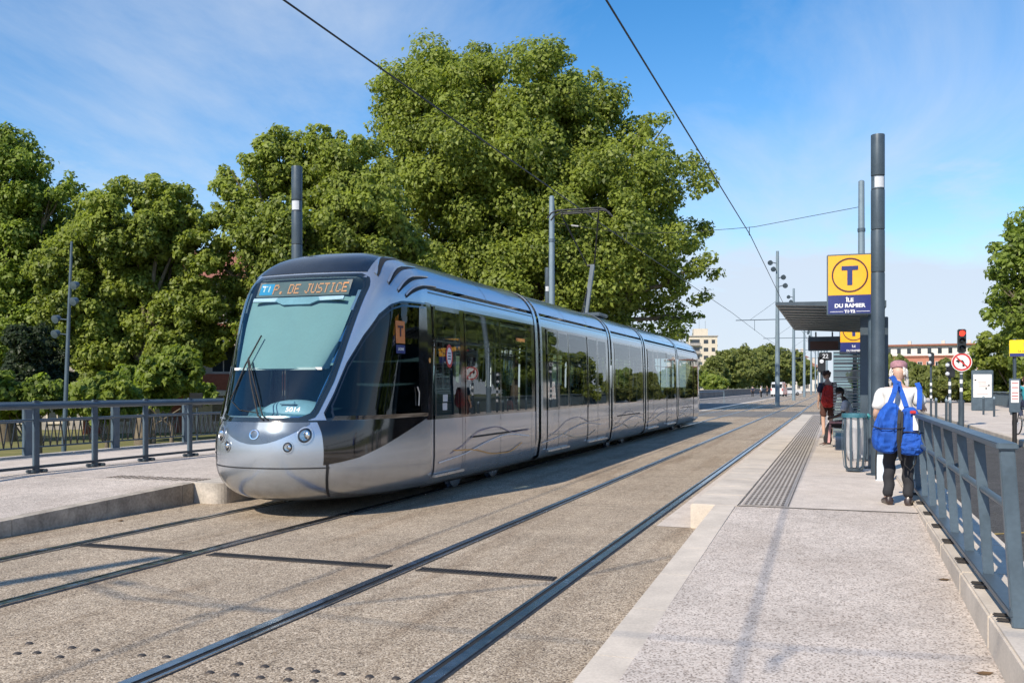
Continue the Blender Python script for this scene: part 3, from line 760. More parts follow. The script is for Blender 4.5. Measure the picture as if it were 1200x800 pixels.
MODS=[(11.60,J[0],[('d',11.66,12.68),('w',12.84,14.33),('w',14.36,16.02)]),
      (J[1],J[2],[('dd',16.95,18.45),('w',18.52,19.95),('dd',20.02,21.8)]),
      (J[3],J[4],[('w',22.75,24.42),('w',24.45,26.12)]),
      (J[5],J[6],[('dd',27.0,28.6),('w',28.67,30.15),('dd',30.22,31.9)]),
      (J[7],2*YC-11.60,[('w',32.84,34.5),('w',34.53,36.0),('d',36.2,37.2)])]
for y0,y1,op in MODS: module(y0,y1,op)
# bellows between modules, with the silver hoop beside each
for k in range(4):
    a,b=J[2*k],J[2*k+1]; m=MB()
    pr=[(W(z)-.07,z) for z in np.linspace(.28,2.86,14)]+[(p[0]-.05 if p[0]>.06 else 0,p[1]-.05) for p in prof_upper()[5:]]
    n=9
    for s in (1,-1): m.grid([[(s*max(0,p[0]-(.035 if i%2 else 0)),a+(b-a)*i/(n-1),p[1]) for p in pr] for i in range(n)])
    P(m,'bellows',M['bellows'],smooth=False)
    m=MB(); pr=[(W(z),z) for z in (.3,.62,.9,1.13,1.6,2.0,2.4,2.69,2.86)]+prof_upper()[5:]
    for y,w_ in ((a+.03,.07),(b-.03,.06)):
        for s in (1,-1): m.grid([[(s*max(0,p[0]+.012),yy,p[1]+(.01 if p[1]>2.9 else 0)) for p in pr] for yy in (y-w_,y+w_)])
    P(m,'joint_hoop',M['silver'])
    m=MB().grid([[(max(0,p[0]+.016),yy,p[1]+.012) for p in prof_upper()[8:]] for yy in (a-.02,a+.06)]); P(m,'hoop_cap',M['white'])
# lower side trim: hatch handles, waist slot, decorative lines
for y0,y1,z in ((13.0,15.75,.815),(22.95,25.8,.84),(33.0,35.6,.83)): P(MB().grid([[(W(z)+.006,y,zz) for zz in (z-.014,z+.014)] for y in (y0,y1)]),'waist_slot',M['matt_black'])
m=MB()
for y in (12.80,14.345,16.0,18.49,19.98,22.7,24.43,26.15,28.63,30.18,32.8,34.5): m.grid([[(W(z)+.003,yy,z) for z in (.25,.32,.45,.62,.9,1.13)] for yy in (y-.005,y+.005)])
P(m,'panel_seam',M['maskgrey'])
for y0,sc in ((12.2,1.0),(17.0,1.15),(22.7,.95),(27.0,1.15),(32.8,.9)):
    P(ribbon([(y0,.62),(y0+.5*sc,.72),(y0+1.2*sc,.90),(y0+1.9*sc,.93),(y0+2.8*sc,.80),(y0+3.6*sc,.82)],.014,.016),'purple_line',M['decal_purple' if y0<13 else 'decal_faint'])
    P(ribbon([(y0-.4,.52),(y0+.5*sc,.58),(y0+1.6*sc,.72),(y0+2.4*sc,.78),(y0+3.6*sc,.70)],.020,.0165),'white_line',M['decal_white' if y0<13 else 'decal_pale'])
    P(ribbon([(y0+.1,.66),(y0+.9*sc,.62),(y0+1.8*sc,.50),(y0+2.5*sc,.48),(y0+3.2*sc,.60)],.016,.017),'orange_line',M['decal_orange' if y0<13 else 'decal_sand'])
# round notice on the first door
def disc_side(Y,z,r_,off): return [(W(z+r_*math.sin(a))+off,Y+.72*r_*math.cos(a),z+r_*math.sin(a)) for a in np.linspace(0,6.2832,28,endpoint=False)]
nd=P(MB().grid([disc_side(12.18,2.02,.17,.018),disc_side(12.18,2.02,.12,.019)],closed=True),'round_notice',M['red'])
P(MB().grid([disc_side(12.18,2.02,.122,.0185),disc_side(12.18,2.02,.003,.0186)],closed=True),'notice_field',M['decal_white'],nd)
m=MB()
for q in range(3): m.bb(W(2)+.018,W(2)+.0195,12.13,12.23,1.97+q*.04,1.988+q*.04)
P(m,'notice_lines',M['navy'],nd)
m=MB()
for (y,z) in ((12.0,1.30),(12.02,1.42)): m.bb(W(z)+.016,W(z)+.018,y-.08,y+.08,z-.05,z+.05)
P(m,'door_sticker',M['panelgrey'],smooth=False)
m=MB(); m.bb(1.10,1.12,15.3,15.9,2.36,2.46); P(m,'route_display',M['display'],smooth=False)
P(text_mb('P. DE JUSTICE',.075,frame_m((1.124,15.6,2.41),(0,1,0),(0,0,1)),.001),'route_lettering',M['led'],smooth=False)
# floor, ceiling, interior fittings
m=MB(); m.bb(-1.1,1.1,11.6,2*YC-11.6,.30,.36); P(m,'floor_pan',M['floor'],smooth=False)
m=MB(); m.bb(-1.06,1.06,11.6,2*YC-11.6,2.72,2.76); P(m,'ceiling',M['interior'],smooth=False)
m=MB()
for s in (1,-1): m.bb(s*.98-.12,s*.98+.12,12.7,2*YC-12.7,2.60,2.715)
P(m,'ceiling_duct',M['interior'],smooth=False)
def seat(y,x,face):
    m=MB(); m.cbox((x,y,.80),(.44,.44,.08),.02); m.cbox((x,y-face*.2,1.18),(.44,.07,.72),.03); m.cbox((x,y-face*.02,.57),(.1,.1,.42),.01)
    return P(m,'seat',M['seatfab'])
for y,f in ((13.3,1),(14.55,-1),(15.4,1),(19.2,1),(23.2,1),(24.3,-1),(25.2,1),(29.4,1),(33.4,1),(34.8,-1)):
    for x in (.78,-.78): seat(y,x,f)
for y in (12.75,14.0,15.9,17.7,18.5,19.9,22.8,24.6,26.1,28.65,30.2,32.8):
    for x in (.52,-.52): P(MB().tube([(x,y,.36),(x,y,2.72)],.02,8),'grab_pole',M['pole_white'])
for s in (.52,-.52): P(MB().tube([(s,12.8,2.3),(s,36,2.3)],.016,6),'grab_rail',M['pole_white'])
m=MB()
for y in (12.72,16.1,22.6,26.2,32.7): m.bb(-1.0,-.5,y,y+.03,.36,2.0)
P(m,'draught_screen',M['shelterglass'],smooth=False)
# underframe: skirts, bogies and wheels
for yc in (14.2,24.43,34.66):
    m=MB(); m.cbox((0,yc,.22),(1.9,2.6,.14),.03); bg=P(m,'bogie',M['matt_black'])
    for dy in (-.85,.85):
        for s in (-1,1):
            m=MB(); q=Matrix.Rotation(R(90),3,'Y'); m.lathe([(.16,-.065),(.29,-.06),(.30,-.03),(.28,0),(.285,.05),(.12,.055),(.0,.06)],(s*.755,yc+dy,.296),24,q); P(m,'wheel',M['rail'],bg)
m=MB(); m.bb(-.75,.75,11.0,37.8,.14,.195); P(m,'underframe',M['matt_black'],smooth=False)
m=MB(); m.bb(-1.02,1.02,11.6,37.3,.19,.29); P(m,'floor_underside',M['matt_black'],smooth=False)
# roof gear: equipment boxes and pantograph
PY=23.2
pg=P(MB().cbox((0,PY+1.0,3.50),(1.1,.9,.10),.02),'pantograph',M['darkgrey'])
m=MB(); m.bar((.06,PY+.95,3.54),(.06,PY+1.7,4.95),.11,.10); P(m,'lower_arm',M['darkgrey'],pg)
m=MB(); 
for s in (-1,1): m.tube([(s*.10,PY+1.7,4.95),(s*.52,PY+.55,6.20)],.02,8)
m.tube([(-.10,PY+1.7,4.95),(.10,PY+1.7,4.95)],.03,8); m.tube([(-.52,PY+.55,6.2),(.52,PY+.55,6.2)],.018,8); m.tube([(.03,PY+1.78,4.9),(.0,PY+.75,3.55)],.015,6)
P(m,'upper_arm',M['wire'],pg)
m=MB()
for dy in (-.16,.16):
    m.tube([(-.86,PY+.55+dy,6.08),(-.74,PY+.55+dy,6.22),(-.58,PY+.55+dy,6.275),(.58,PY+.55+dy,6.275),(.74,PY+.55+dy,6.22),(.86,PY+.55+dy,6.08)],.022,8)
for s in (-.5,.5): m.tube([(s,PY+.39,6.27),(s,PY+.71,6.27)],.014,6)
P(m,'collector_head',M['wire'],pg)
# ================================================================ street furniture
# ---- left railing beside the platform, one bay after another
RX,RY0,RS=-11.5,10.83,1.18
rl=thing('railing','low blue grey tubular railing along the left platform edge','railing',(RX,RY0,PZ))
o=(RX,RY0,PZ)
ks=range(-5,14)
for k in ks:
    y=RY0+RS*k; z0=min(PZ,ramp_z(y)) if y<10.4 else PZ
    m=MB(); m.cbox((RX,y,(z0+1.37)/2),(.05,.105,1.37-z0),.008); p_=m.build('post',M['bluegrey'],rl,org=o)
    m=MB(); m.cbox((RX+.02,y-.11,z0+.03),(.16,.07,.05),.012); m.cbox((RX+.02,y+.11,z0+.03),(.16,.07,.05),.012); m.build('base_foot',M['darkgrey'],p_,org=o)
ya,yb=RY0+RS*ks[0],RY0+RS*ks[-1]
tube([(RX,ya,1.29),(RX,yb,1.29)],.052,14).build('top_rail',M['bluegrey'],rl,smooth=True,org=o)
tube([(RX,ya,1.075),(RX,yb,1.075)],.017,8).build('middle_rail',M['bluegrey'],rl,smooth=True,org=o)
m=MB(); m.bb(RX-.03,RX+.03,ya,yb,PZ+.07,PZ+.11); m.build('bottom_rail',M['darkgrey'],rl,org=o)
# ---- left parapet of the bridge with raked balusters
def parapet(name,label,X,y0,y1,zb,step=2.5,near=True):
    t=thing(name,label,'parapet',(X,y0,zb)); o=(X,y0,zb)
    y=y0
    while y<=y1+.01:
        m=MB(); m.cbox((X,y,zb+.56),(.09,.22,1.12),.012); m.build('post',M['bluegrey'],t,org=o); y+=step
    for z,r_ in ((1.12,.028),(.72,.018),(.18,.018)):
        tube([(X,y0,zb+z),(X,y1,zb+z)],r_,8).build('rail',M['darkgrey'],t,smooth=True,org=o)
    y=y0
    while y<y1-.1:
        m=MB(); n=11
        for i in range(n):
            a=y+.22+i*(step-.44)/n; w=(step-.44)/n
            m.bar((X,a,zb+.19),(X,a+w*.5,zb+.71),.019); m.bar((X,a+w*.5,zb+.71),(X,a+w,zb+.19),.019)
        m.build('baluster_panel',M['black'],t,org=o); y+=step
    return t
parapet('parapet','dark parapet with zigzag balusters on the left side of the bridge',-16.05,4.9,47.4,.12)
m=MB(); y=-10.0
while y<48: m.cbox((-16.05,y+1,.06),(.34,1.99,.16),.015); y+=2
tag(m.build('parapet_kerb',M['concrete']),kind='structure')
# far left solid parapet
t=thing('stone_parapet','long grey concrete parapet beside the far road','parapet',(-15.9,62,.12))
m=MB(); y=62.0
while y<420: m.cbox((-15.9,y+3,.6),(.3,5.96,.98),.03); y+=6
m.build('wall',M['asphalt_old'],t,org=(-15.9,62,.12))
m=MB(); m.cbox((-15.9,241,1.14),(.44,358,.10),.02); m.build('coping',M['concrete'],t,org=(-15.9,62,.12))
# right parapet, slatted
t=thing('slatted_parapet','long grey slatted parapet behind the right pavement','parapet',(11.4,22,.15)); o=(11.4,22,.15)
m=MB(); y=22.0
while y<190: m.bb(11.385,11.415,y,y+.05,.25,1.12); y+=.16
m.build('slat_panel',M['bluegrey'],t,org=o)
m=MB(); m.cbox((11.4,106,1.19),(.16,168,.08),.02); m.build('top_rail',M['bluegrey_light'],t,org=o)
m=MB(); m.cbox((11.4,106,.21),(.10,168,.06),.01); m.build('bottom_rail',M['bluegrey'],t,org=o)
for k in range(22):
    m=MB(); m.cbox((11.4,22+k*8,.66),(.12,.16,1.02),.01); m.build('post',M['bluegrey'],t,org=o)
# ---- near right railing with flat blades
KZ=.31
rr=thing('railing','sturdy blue grey flat bar railing on the stone kerb beside the bus lane','railing',(.91,5.47,KZ)); o=(.91,5.47,KZ)
nk=len(bpy.data.objects); y=5.47; Y1=13.4
m=MB(); m.cbox((.91,y,KZ+.475),(.075,.05,.95),.006); m.build('end_post',M['bluegrey'],rr,org=o)
yy=y+1.0
while yy<Y1:
    m=MB(); m.cbox((.91,yy,KZ+.475),(.062,.020,.95),.003); m.build('blade_post',M['bluegrey'],rr,org=o); yy+=.88
m=MB(); m.cbox((.91,(y+Y1)/2,KZ+.957),(.105,Y1-y+.09,.034),.006); m.build('top_rail',M['bluegrey'],rr,org=o)
tube([(.91,y,KZ+.63),(.91,Y1,KZ+.63)],.022,10).build('middle_rail',M['bluegrey'],rr,smooth=True,org=o)
m=MB(); m.cbox((.91,(y+Y1)/2,KZ+.075),(.10,Y1-y+.05,.04),.006); m.build('bottom_rail',M['darkgrey'],rr,org=o)
yy=y+.1
while yy<Y1:
    for d in (0,.12):
        m=MB(); m.cbox((.865,yy+d,KZ+.014),(.10,.025,.018),.006); m.cbox((.91,yy+d,KZ+.04),(.03,.025,.06),.004); m.build('base_foot',M['iron'],rr,org=o)
    yy+=.88
# the whole railing leans slightly over the platform
for ob in rr.children:
    for v in ob.data.vertices: v.co.x-=.066*max(0,v.co.z)
# ---- lamp masts of the stop (segmented tube with a light panel)
def stop_mast(label,X,Y,r_=.098,ht=5.58,zb=PZ):
    t=thing('light_column',label,'light column',(X,Y,zb)); 
    h=ht-zb; zs=[0,h-2.05,h-1.42,h-.82,h-.62,h]
    m=MB()
    for a,b_ in zip(zs[:-1],zs[1:]):
        if abs(a-(h-.82))<.01 : continue
        m.lathe([(r_*.985,a+.006),(r_,a+.014),(r_,b_-.014),(r_*.985,b_-.006)],n=28)
    m.build('shaft',M['darkgrey'],t,smooth=True)
    m=MB()
    for a in zs[1:-1]: m.lathe([(r_*.93,a-.02),(r_*.93,a+.02)],n=24)
    m.build('ring_joint',M['matt_black'],t,smooth=True)
    MB().lathe([(r_*.96,h-.814),(r_*.96,h-.626)],n=28).build('lamp_band',M['bluegrey'],t,smooth=True)
    aa=np.linspace(R(-120),R(-35),12); MB().grid([[(r_*1.0*math.cos(a),r_*1.0*math.sin(a),z) for a in aa] for z in (h-.80,h-.64)]).build('lamp_window',M['panelgrey'],t,smooth=True)
    MB().lathe([(r_+.07,0),(r_+.07,.015),(r_,.02)],n=28).build('base_plate',M['darkgrey'],t)
    return t
stop_mast('thick dark segmented light column beside the man with blue bags',.58,14.75,ht=5.33)
stop_mast('dark segmented light column rising behind the front of the tram',-9.25,14.5)
stop_mast('slim dark light column rising behind the tram near the pantograph',-9.15,29.6)
# ---- catenary masts with span wires
def cat_mast(label,X,Y,ht,r_,group=None):
    t=thing('catenary_pole',label,'pole',(X,Y,.0),0,group)
    MB().lathe([(r_,0),(r_,ht*.6),(r_*.86,ht),(r_*.5,ht+.03),(0,ht+.04)],n=20).build('shaft',M['bluegrey_light'],t,smooth=True)
    MB().lathe([(r_*1.9,0),(r_*1.9,.03),(r_*1.15,.05)],n=20).build('base_plate',M['bluegrey'],t)
    MB().lathe([(r_*1.12,ht-1.5),(r_*1.12,ht-1.4)],n=20).build('collar',M['bluegrey'],t)
    return t
cat_mast('tall pale blue overhead line pole behind the yellow stop sign',.70,29.4,7.7,.10)
cat_mast('tall pale blue overhead line pole behind the tram beside the pantograph',-8.95,29.4,7.9,.10)
WZ=6.27
def span(label,Y,xl,xr,zl,zr,sag=.42):
    t=thing('span_wire',label,'wire',(xl,Y,zl)); o=(xl,Y,zl)
    pts=[(xl,Y,zl),(-6.6,Y,WZ+sag*.72),(-6.1,Y,WZ+sag*.6),(-4.6,Y,WZ+sag*.5),(-3.1,Y,WZ+sag*.55),(-2.4,Y,WZ+sag*.6),(xr,Y,zr)]
    MB().tube(pts,.0085,6).build('cable',M['wire'],t,org=o)
    for x in (-6.42,-2.55):
        m=MB(); m.tube([(x,Y,WZ+sag*.62),(x,Y,WZ+.03)],.012,6); m.tube([(x,Y-.12,WZ+.02),(x,Y+.12,WZ+.02)],.014,6); m.build('hanger',M['wire'],t,org=o)
    for x,z in ((xl+.8,zl-(zl-WZ-sag*.72)*.8/(-6.6-xl) if xl<-6.7 else zl),):
        MB().tube([(x-.12,Y,z+.02),(x+.12,Y,z-.02)],.028,8).build('insulator',M['insul'],t,org=o)
    return t
span('thin span wire slung across both tracks in front of the big tree',29.4,-8.95,.70,7.05,6.95)
# pair behind the lookout, whose shadows fall across the foreground paving
cat_mast('overhead line pole out of view whose shadow falls on the left track',-8.7,-2.3,7.7,.11)
cat_mast('overhead line pole out of view beside the right ramp',.95,-2.3,7.7,.11)
span('span wire out of view over the foreground paving',-2.3,-8.7,.95,7.05,6.9,.5)
t=thing('registration_arm','slender arm and cable out of view over the far track','wire',(-8.7,-2.2,6.4))
o=(-8.7,-2.2,6.4)
MB().tube([(-8.7,-2.2,6.9),(-7.4,-2.3,6.55),(-6.0,-2.0,6.30),(-4.6,-.9,6.62),(-3.9,.4,6.9)],.016,6).build('arm',M['wire'],t,org=o)
def contact(label,x0,xs,z):
    t=thing('contact_wire',label,'wire',(x0,0,z))
    MB().tube([(x-x0,y,zz-z) for x,y,zz in xs],.0135,6).build('conductor',M['wire'],t); return t
contact('taut contact wire over the near track running from top middle of the view',-2.75,[(-2.9,-34,6.27),(-2.72,-2.3,6.27),(-2.52,29.4,6.27),(-2.9,60,6.27),(-2.7,90,6.27),(-2.9,125,6.27),(-2.7,200,6.27)],6.27)
contact('taut contact wire over the far track above the tram',-6.4,[(-6.3,-34,6.30),(-6.32,-2.3,6.30),(-6.45,29.4,6.30),(-6.3,60,6.30),(-6.5,90,6.30),(-6.3,125,6.30),(-6.5,200,6.30)],6.30)
# ---- central masts with floodlights and arms
prev=None; XM=-4.66
def central(label,Y,ht=12.9,cl=True):
    t=thing('floodlight_mast',label,'mast',(XM,Y,0),0,'floodlight masts between the tracks')
    MB().lathe([(.19,0),(.19,ht*.3),(.15,ht*.62),(.12,ht),(.0,ht+.02)],n=16).build('shaft',M['bluegrey_light'],t,smooth=True)
    for i,(dx,dz,s) in enumerate(((.55,.95,-1),(.3,1.5,-1),(.5,2.2,1),(.65,2.9,1))):
        m=MB(); m.tube([(0,0,ht-dz-.1),(s*dx*.7,-.2,ht-dz)],.035,6); m.lathe([(.0,-.2),(.14,-.16),(.2,.1),(.22,.14),(.0,.15)],(s*dx,-.3,ht-dz),12,Matrix.Rotation(R(115),3,'X')); m.build('floodlight',M['bluegrey'],t,smooth=True)
    m=MB(); z=7.2
    m.tube([(-3.4,0,z),(3.4,0,z)],.035,6); m.tube([(0,0,z+1.6),(-2.2,0,z+.03)],.014,6); m.tube([(0,0,z+1.6),(2.2,0,z+.03)],.014,6)
    for x in (-1.85,1.95): m.tube([(x,0,z),(x,0,6.3)],.02,6)
    m.build('bracket_arm',M['bluegrey'],t)
    return t
central('floodlight mast between the tracks, nearest of its row by the shelter roof',80)
for i,(Y,l) in enumerate(((111,'floodlight mast between the tracks, second of its row'),(148,'floodlight mast between the tracks, third of its row'),(188,'floodlight mast between the tracks, fourth of its row'))): central(l,Y)
far_lbl='slender distant pole beside the tracks beyond the shelter'
fp0=None
for (px,d) in ((951,235),(955.5,205),(959,190),(962.5,175),(966,160),(969,150)):
    p=at(px,460,d)
    if fp0 is None:
        fp0=MB().lathe([(.16,0),(.12,9.5),(0,9.6)],n=8).build('distant_pole',M['bluegrey_light'],smooth=True); tag(fp0,far_lbl,'pole','distant poles beyond the shelter'); c=fp0
    else: c=fp0.copy(); COL.objects.link(c)
    c.location=(p.x,p.y,0)
# small post and handrail at the far end of the left platform
p=at(831.5,473,66)
t=thing('handrail','pale thin handrail at the crossing behind the tram','handrail',(-10.0,62.5,0.01))
MB().tube([(0,0,0),(0,0,1.15),(0,26,1.15),(0,26,0)],.035,8).build('tube',M['bluegrey_light'],t,smooth=True)
t=thing('signal_post','dark slim signal post behind the rear end of the tram','signal',(-8.9,52.5,0))
MB().tube([(0,0,0),(0,0,3.9)],.07,10).build('shaft',M['darkgrey'],t,smooth=True); MB().cbox((0,-.05,3.55),(.3,.22,.9),.04).build('signal_head',M['black'],t)
# ---- leaning floodlight post on the lawn at the left
p=at(74,529,28.0)
t=thing('floodlight_post','slender leaning post with four small floodlights in front of the left trees','post',(p.x,p.y,-.9)); 
tp=at(84,283,28.0)-Vector((p.x,p.y,-.9))
MB().tube([(0,0,0),tp*.5,tp],[.075,.06,.035],10).build('shaft',M['bluegrey'],t,smooth=True)
for f,s in ((.80,1),(.73,1),(.655,-1),(.59,-1)):
    c=tp*f; m=MB(); m.tube([c,c+Vector((s*.22,-.1,.02))],.02,6); m.lathe([(.0,-.12),(.09,-.1),(.13,.08),(.0,.1)],c+Vector((s*.33,-.14,.03)),12,Matrix.Rotation(R(110),3,'X')); m.build('floodlight',M['bluegrey'],t,smooth=True)
# ---- stop sign totem
def stop_sign(label,X,Y,scale=1.0,zc=3.22,full=True):
    t=thing('stop_sign',label,'sign',(X,Y,PZ)); o=(X,Y,PZ); w,h=.70*scale,.975*scale
    cx=X-.30*scale if full else X
    MB().tube([(X+.03,Y,PZ),(X+.03,Y,zc+h/2-.05)],.052,14).build('mast',M['bluegrey'],t,smooth=True,org=o)
    MB().lathe([(.13,0),(.13,.02),(.06,.03)],(X+.03,Y,PZ),16).build('base_plate',M['darkgrey'],t,org=o)
    b_=MB().cbox((cx,Y-.10,zc),(w,.12,h),.012).build('sign_box',M['bluegrey'],t,org=o)
    yf=Y-.162; hb=h*.305
    m=MB(); m.bb(cx-w/2+.022,cx+w/2-.022,yf-.004,yf,zc-h/2+.02+hb+.0,zc+h/2-.022); m.build('yellow_field',M['yellow'],b_,org=o)
    m=MB(); m.bb(cx-w/2+.022,cx+w/2-.022,yf-.004,yf,zc-h/2+.022,zc-h/2+.018+hb); m.build('blue_field',M['navy'],b_,org=o)
    zt=zc-h/2+.02+hb+(h-hb-.04)/2; r1=.275*scale
    m=MB(); q=Matrix.Rotation(R(90),3,'X'); m.lathe([(r1-.022,-.0),(r1-.022,.009),(r1,.009),(r1,0)],(cx,yf-.003,zt),48,q,False); m.build('ring',M['maroon'],b_,org=o)
    m=MB(); m.bb(cx-.125*scale,cx+.125*scale,yf-.012,yf-.004,zt+.08*scale,zt+.145*scale); m.bb(cx-.038*scale,cx+.038*scale,yf-.0122,yf-.0042,zt-.16*scale,zt+.081*scale); m.build('letter',M['navy'],b_,org=o)
    if full:
        for body,dz,s in (('ÎLE',.235,.083),('DU RAMIER',.145,.083),('T1·T2',.052,.06)):
            text_mb(body,s,frame_m((cx,yf-.006,zc-h/2+dz),(1,0,0),(0,0,1)),.001,bold=.0035,sx=1.08).build('lettering',M['decal_white'],b_,org=o)
        m=MB(); m.bb(cx-.3,cx-.1,yf-.006,yf-.003,zc-h/2+.05,zc-h/2+.057); m.bb(cx+.1,cx+.3,yf-.006,yf-.003,zc-h/2+.05,zc-h/2+.057); m.build('rule',M['decal_white'],b_,org=o)
    else:
        for body,dz in (('ÎLE',.21),('DU RAMIER',.10)):
            text_mb(body,.07,frame_m((cx,yf-.006,zc-h/2+dz),(1,0,0),(0,0,1)),.001,bold=.002).build('lettering',M['decal_white'],b_,org=o)
    m=MB(); m.cbox((X+.10,Y+.02,zc),(.12,.16,h*.86),.01); m.build('back_box',M['darkgrey'],t,org=o)
    return t
stop_sign('yellow and navy tram stop sign reading ILE DU RAMIER on a slim mast',.50,15.9)
stop_sign('second yellow and navy stop sign partly hidden under the shelter roof',.42,25.6,1.0,2.90,False)
# ---- shelter
SX0,SX1,SY0,SY1=-1.02,.80,16.9,24.6
t=thing('tram_shelter','flat roofed tram shelter with dark slatted canopy and glass back','shelter',(.7,20.5,PZ)); o=(.7,20.5,PZ)
m=MB(); 
def rz_(x): return 3.02-.10*(x-SX0)/(SX1-SX0)
m.add([(SX0,SY0,3.02),(SX1,SY0,2.94),(SX1,SY1,2.94),(SX0,SY1,3.02),(SX0,SY0,3.07),(SX1,SY0,3.05),(SX1,SY1,3.05),(SX0,SY1,3.07)],[(0,3,2,1),(4,5,6,7),(0,1,5,4),(1,2,6,5),(2,3,7,6),(3,0,4,7)])
m.build('roof',M['darkgrey'],t,org=o)
for k in range(11):
    y=SY0+.25+k*.70; m=MB(); m.add([(SX0+.03,y,3.0),(SX1-.02,y,2.90),(SX1-.02,y+.06,2.90),(SX0+.03,y+.06,3.0),(SX0+.03,y,3.018),(SX1-.02,y,2.938),(SX1-.02,y+.06,2.938),(SX0+.03,y+.06,3.018)],[(0,3,2,1),(0,1,5,4),(1,2,6,5),(2,3,7,6),(3,0,4,7)]); m.build('roof_slat',M['bluegrey_light'],t,org=o)
for y in (17.3,20.75,24.2):
    m=MB(); m.cbox((.72,y,(PZ+2.93)/2),(.10,.14,2.93-PZ),.01); m.build('post',M['bluegrey'],t,org=o)
for a,b_ in ((17.38,20.66),(20.84,24.12)):
    m=MB(); m.bb(.715,.725,a,b_,PZ+.12,2.75); m.build('glass_pane',M['shelterglass'],t,org=o)
m=MB(); m.cbox((.62,17.34,1.55),(.46,.06,2.5),.01); m.build('end_panel',M['darkgrey'],t,org=o)
m=MB(); m.bb(-.08,.66,24.3,24.315,PZ+.08,2.45); gp=m.build('end_screen',M['shelterglass'],t,org=o)
m=MB()
rng=random.Random(3); z=.45
while z<2.42:
    hh=rng.choice((.02,.035,.06,.03)); m.bb(-.07,.65,24.292,24.298,z,z+hh); z+=hh+rng.choice((.015,.03,.05))
m.build('frosted_band',M['panelgrey'],gp,org=o)
bt=MB().cbox((.34,22.1,PZ+.44),(.44,3.4,.05),.015).build('bench_seat',M['darkgrey'],t,org=o)
m=MB()
for y in (20.9,22.1,23.4): m.cbox((.36,y,PZ+.21),(.08,.08,.42),.008)
m.build('bench_leg',M['darkgrey'],bt,org=o)
# passenger display hung under the canopy
t=thing('passenger_display','dark red dot matrix passenger display hung under the shelter roof','display',(-.30,24.9,2.45)); o=(-.30,24.9,2.45)
m=MB(); m.cbox((-.30,24.9,2.68),(.78,.16,.36),.015); h_=m.build('housing',M['bluegrey'],t,org=o)
m=MB(); m.bb(-.64,.04,24.812,24.819,2.53,2.74); m.build('led_matrix',pmat('dark led matrix',(.075,.03,.022),.4),h_,org=o)
m=MB(); m.tube([(-.5,24.9,2.86),(-.5,24.75,2.97)],.02,6); m.tube([(-.1,24.9,2.86),(-.1,24.75,2.97)],.02,6); m.build('hanger',M['bluegrey'],t,org=o)
# tram signal beyond
t=thing('tram_signal','small black tram signal box on a post beyond the shelter','signal',(-.48,33.5,PZ)); o=(-.48,33.5,PZ)
MB().tube([(-.48,33.5,PZ),(-.48,33.5,2.65)],.05,10).build('post',M['darkgrey'],t,smooth=True,org=o)
m=MB(); m.cbox((-.48,33.42,2.35),(.26,.2,.55),.03); m.cbox((-.36,33.40,2.62),(.42,.16,.28),.02); sh=m.build('signal_head',M['black'],t,org=o)
text_mb('22',.2,frame_m((-.36,33.315,2.62),(1,0,0),(0,0,1)),.001,bold=.003).build('digits',M['panelgrey'],sh,org=o)
m=MB(); m.lathe([(.07,0),(.07,.02),(0,.025)],(-.48,33.315,2.45),14,Matrix.Rotation(R(90),3,'X')); m.build('lamp',M['panelgrey'],sh,org=o)
# ---- litter bin: hoop of curved ribs with a clear bag
t=thing('litter_bin','round steel rib litter bin with a clear bag and blue rim','bin',(.26,15.2,PZ)); o=(0,0,0)
A=[2*math.pi*k/10 for k in range(10)]
for k,a in enumerate(A):
    c,s=math.cos(a),math.sin(a)
    pts=[(c*.11,s*.11,.03),(c*.15,s*.15,.08),(c*.178,s*.178,.35),(c*.182,s*.182,.6),(c*.165,s*.165,.84)]
    m=MB()
    for p_,q_ in zip(pts[:-1],pts[1:]): m.bar(p_,q_,.034,.012,up=(c,s,0))
    m.build('rib',M['bluegrey'],t)
MB().lathe([(.165,.835),(.186,.835),(.190,.865),(.186,.90),(.165,.90),(.165,.835)],n=28).build('rim',pmat('rim teal',(.05,.17,.22),.35,coat=.3),t,smooth=True)
MB().lathe([(.0,.02),(.125,.02),(.125,.05),(.0,.05)],n=24).build('base',M['darkgrey'],t)
rows=[]; rng=random.Random(5)
for i in range(13):
    z=.16+i*.058; r_=[.10,.145,.16,.165,.17,.17,.172,.175,.178,.18,.185,.19,.195][i]
    r_*=.80; rows.append([((r_+.011*math.sin(5*a+i*.5)+rng.uniform(-.006,.006))*math.cos(a),(r_+.011*math.sin(5*a+i*.5))*math.sin(a),z) for a in np.linspace(0,2*math.pi,30,endpoint=False)])
bagm,bt_,bo=nt('clear plastic bag'); 
tr=N(bt_,'ShaderNodeBsdfTransparent'); gl=N(bt_,'ShaderNodeBsdfPrincipled',Roughness=.25); gl.inputs['Base Color'].default_value=(.62,.62,.64,1); mx=N(bt_,'ShaderNodeMixShader'); mx.inputs[0].default_value=.55
bt_.links.new(tr.outputs[0],mx.inputs[1]); bt_.links.new(gl.outputs[0],mx.inputs[2]); bt_.links.new(mx.outputs[0],bo.inputs['Surface'])
MB().grid(rows,closed=True).build('bin_bag',bagm,t,smooth=True)
m=MB(); m.tube([(.19,.10,.86),(.30,.02,.84),(.42,-.1,.80)],.012,6); m.ball((.20,.1,.85),(.03,.03,.05),8,6); m.build('bag_tie',pmat('teal tie',(.05,.28,.30),.5),t,smooth=True)
m=MB(); rng=random.Random(8)
for k in range(7): m.cbox((rng.uniform(-.08,.08),rng.uniform(-.08,.08),.2+.02*k),(.09,.06,.05),.01,rz=rng.uniform(0,3))
m.build('rubbish',M['panelgrey'],t)
